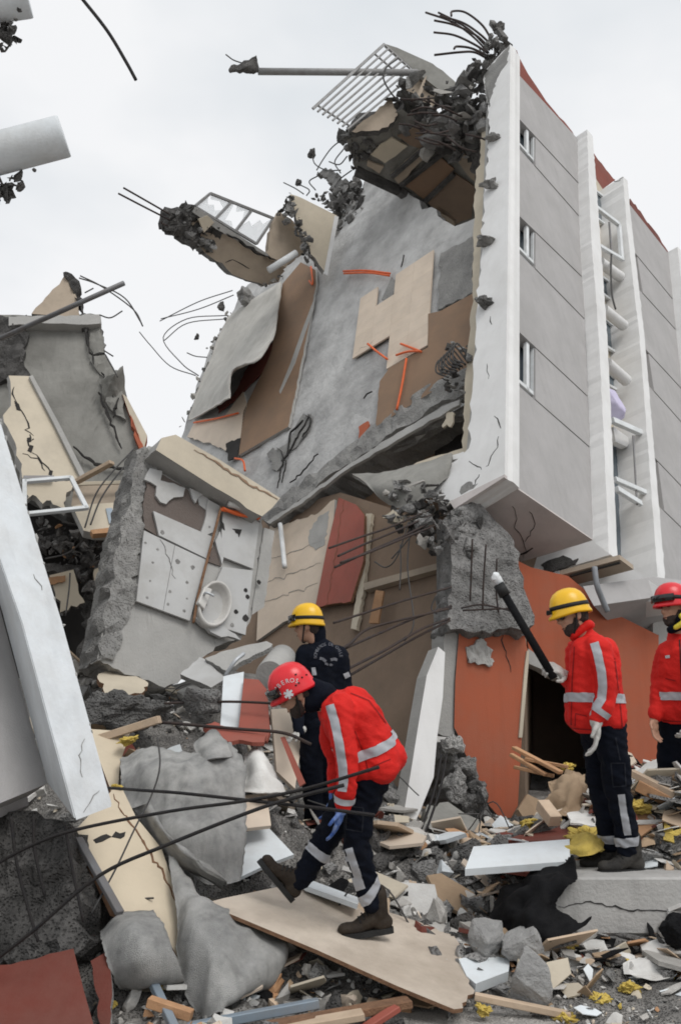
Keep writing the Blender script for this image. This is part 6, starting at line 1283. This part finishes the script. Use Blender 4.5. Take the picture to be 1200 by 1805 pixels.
T(bar('timber', P(1114, 1434, 6.6), P(1140, 1505, 6.4), .04, .03, 'red_door_wood'), 'thin red lath leaning behind the worker\'s boots', 'lath')
T(sheet('paper_bag', [[P(968, 1378, 7.9), P(1000, 1362, 7.9), P(1030, 1364, 7.8)], [P(965, 1410, 7.5), P(1000, 1395, 7.3), P(1032, 1400, 7.4)], [P(972, 1440, 7.3), P(1000, 1440, 7.15), P(1030, 1432, 7.2)]], 'cardboard', None, 6, .10, 6, .008, 13, .05), 'torn brown paper sack in front of the doorway', 'sack')
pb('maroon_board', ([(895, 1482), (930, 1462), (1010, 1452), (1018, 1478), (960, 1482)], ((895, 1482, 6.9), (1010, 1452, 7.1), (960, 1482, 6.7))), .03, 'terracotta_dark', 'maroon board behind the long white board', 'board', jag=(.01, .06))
pb('paper_sheet', ([(1000, 1432), (1040, 1425), (1062, 1440), (1050, 1456), (1004, 1450)], ((1000, 1432, 7.1), (1062, 1440, 7.0), (1004, 1450, 6.8))), .015, 'paper_white', 'white plaster sheet left of the standing worker\'s shin', 'sheet', jag=(.012, .05))
T(rock('basket', P(1158, 1502, 6.45), (.14, .1, .08), 131, 'raw_wood', None, 2, .08), 'brown wicker lump behind the ledge right of the boots', 'basket')
pb('paper_sheet', ([(1132, 1362), (1165, 1350), (1198, 1368), (1180, 1388), (1150, 1384)], ((1132, 1362, 6.95), (1198, 1368, 6.9), (1150, 1384, 6.7))), .02, 'paper_white', 'white plaster piece high on the heap at the right', 'plaster piece', jag=(.012, .05))
# yellow insulation tufts
for k, (x, y, d, s, lab) in enumerate(((1038, 1478, 6.5, .14, 'large yellow insulation tuft left of the standing worker\'s boots'), (942, 1452, 7.2, .1, 'yellow insulation tuft behind the long white board'), (1122, 1425, 6.65, .12, 'yellow insulation tuft right of the standing worker\'s knees'), (1000, 1664, 5.55, .05, 'upright yellow tuft on the ground beside the black sheet'), (1058, 1762, 5.0, .06, 'yellow tuft on the dusty ground in front, right of the stones'), (1108, 1742, 5.1, .06, 'yellow tuft on the dusty ground nearest the right edge'), (852, 1780, 4.85, .05, 'yellow tuft below the splintered end of the chipboard'), (1000, 1798, 4.85, .08, 'yellow tuft at the bottom edge'), (230, 1305, 7.0, .08, 'yellow tuft above the grey felt'), (206, 1388, 6.1, .04, 'small yellow tuft at the tip of the white fin'), (282, 1735, 5.0, .05, 'yellow tuft under the curled felt piece'), (1000, 1352, 8.2, .07, 'yellow tuft in the doorway heap'))):
    T(rock('insulation_tuft', P(x, y, d), (s * 1.2, s, s * .7), 140 + k, 'insulation', None, 3, .3, True, 14, 3.5), lab, 'insulation')
T(sheet('insulation_sheet', [[P(1000, 1480, 6.35), P(1030, 1470, 6.4), P(1060, 1455, 6.5)], [P(995, 1495, 6.2), P(1030, 1492, 6.1), P(1062, 1480, 6.3)], [P(1020, 1508, 6.1), P(1040, 1508, 6.05), P(1064, 1500, 6.15)]], 'insulation', None, 5, .05, 7, .01, 15), 'torn yellow insulation sheet at the corner of the long white board', 'insulation')
# bigger plaster scraps on the open ground at the right
for k, (x, y, d, s, lab) in enumerate(((1030, 1712, 5.3, .16, 'broad white plaster scrap right of the stones'), (1052, 1670, 5.5, .1, 'curved white scrap standing beside the yellow tuft'), (1140, 1708, 5.25, .15, 'white plaster scrap on the ground near the right edge'), (1165, 1672, 5.5, .12, 'white plaster scrap under the ledge near the right edge'), (1090, 1690, 5.4, .11, 'white plaster scrap between the two broad ones'), (1010, 1690, 5.4, .08, 'small white scrap beside the stones'))):
    c = P(x, y, d); rnd = random.Random(200 + k); n = 9
    pts = [c + Vector((cos(2 * pi * i / n) * s * rnd.uniform(.6, 1.1), sin(2 * pi * i / n) * s * rnd.uniform(.5, .9) - 0, rnd.uniform(-.01, .02) + sin(2 * pi * i / n) * s * .25)) for i in range(n)]
    T(plate('plaster_scrap', pts, None, .012, 'paper_white', None, (.006, .03)), lab, 'plaster scrap')
# ------------------------------------------------------------------ uncountable small rubble over the mound
rnd = random.Random(77)
def scatter(n, region, smin, smax, mats, weights, seed, name, label, kinds=None, lift=.2, pw=2.5):
    r_ = random.Random(seed); pts = []; tries = 0
    while len(pts) < n and tries < n * 30:
        tries += 1; x = r_.uniform(region[0], region[1]); y = r_.uniform(region[2], region[3])
        dens = .5 + .5 * noise.noise(Vector((x * 1.3, y * 1.3, seed)))
        if r_.random() > .25 + dens: continue
        s = smin + (smax - smin) * r_.random() ** pw
        h = H(x, y) + noise.fractal(Vector((x * 1.6, y * 1.6, 3)), 1, 2, 4) * .11 * (1 if y > 5.6 else .3)
        if name == 'coarse_rubble' and x > .9 and y < 6.1 + (0 if x < 1.6 else .5): continue
        pts.append((Vector((x, y, h + s * lift - .02)), s))
    o = cluster(name, pts, mats, None, seed, kinds, weights=weights, tilt=True); o['label'] = label; return o
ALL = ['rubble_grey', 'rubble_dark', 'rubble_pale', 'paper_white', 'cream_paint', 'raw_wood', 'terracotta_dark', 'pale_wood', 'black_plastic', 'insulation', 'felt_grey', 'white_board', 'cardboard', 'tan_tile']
scatter(5200, (-3.2, 3.6, 5.3, 10.5), .006, .045, ALL, [6, 2, 9, 6, 3, .6, .5, .8, .5, .3, .6, .6, .5, 1], 301, 'fine_rubble', 'fine broken rubble and grit spread over the heap', list(range(0, 27)), .3)
scatter(1300, (-3.2, 3.6, 5.5, 10.5), .03, .12, ALL, [8, 3, 8, 3, 2, .3, .4, .4, .4, 0, .3, .2, .2, .5], 307, 'small_rubble', 'small broken concrete spread over the heap', list(BLK) + list(FLAT), .25)
scatter(260, (-3.2, 3.6, 5.8, 10.5), .09, .24, ALL, [9, 5, 3, .5, .3, 0, .2, 0, .3, 0, 0, 0, 0, 0], 302, 'coarse_rubble', 'coarse broken concrete spread over the heap', list(BLK), .15)
scatter(620, (-3.2, 3.6, 5.4, 10.5), .05, .32, ALL, [1.5, .6, 5, 5, 5, .6, .5, 2, .7, .3, 1.5, 2.4, 1.4, 2.4], 308, 'sheet_fragments', 'torn plaster, tile and board fragments lying over the heap', list(SHARD), .3)
scatter(1400, (1.0, 3.6, 5.6, 9.5), .03, .16, ALL, [2, 1.5, 3, 5, 4, 3.5, 1, 4, 1.5, 1.0, .6, 2, 2, 1], 303, 'mixed_debris', 'splintered boards, plaster and paper mixed over the right heap', list(SHARD) + list(LONG), .5)
scatter(2600, (-.2, 3.6, 3.4, 5.7), .004, .03, ALL, [5, 2, 7, 7, 2, .5, .3, .6, .5, .6, .3, 1.2, .5, .5], 304, 'ground_grit', 'grit and scraps on the dusty ground', None, .3)
scatter(150, (1.2, 3.6, 4.8, 5.8), .03, .11, ALL, [2, .5, 3, 8, 3, 0, 0, .8, .5, .5, .4, 2, .5, .5], 309, 'ground_scraps', 'torn white scraps on the dusty ground', list(SHARD) + list(FLAT), .3)
scatter(900, (-3.2, .4, 3.6, 5.8), .02, .12, ALL, [6, 4, 5, 4, 3, 1.5, .8, 2, 1.2, .4, .8, 1, 1, 1], 305, 'small_rubble', 'small rubble along the bottom edge', None, .3)
scatter(420, (.2, 1.5, 5.6, 8.0), .03, .15, ALL, [10, 5, 6, 2, 1, .2, .2, .2, .6, 0, .2, .2, .2, .3], 306, 'coarse_rubble', 'grey concrete rubble behind the chipboard', list(BLK) + list(FLAT), .3)
scatter(900, (1.65, 3.3, 6.3, 7.6), .02, .15, ALL, [2, 1, 4, 6, 5, 3, 1.2, 3.5, 1, 1.2, .8, 2.5, 2.5, 1.5], 311, 'mixed_debris', 'splintered boards, plaster and paper on the slope behind the ledge', list(SHARD) + list(LONG) + list(FLAT), .6)
wv = []
for k in range(26):
    x, y = rnd.uniform(-2.5, 3.0), rnd.uniform(5.8, 9.5); p = Vector((x, y, H(x, y))); a = rnd.uniform(0, 6.28)
    wv.append(tube_geo(crom([p, p + Vector((cos(a) * .2, sin(a) * .2, rnd.uniform(.1, .3))), p + Vector((cos(a) * .5, sin(a) * .4, rnd.uniform(.0, .35)))]), .006, 5))
o = pyobj('loose_wires', *merge(wv), 'wire'); o['kind'] = 'stuff'; o['label'] = 'loose bent wires sticking out of the rubble'
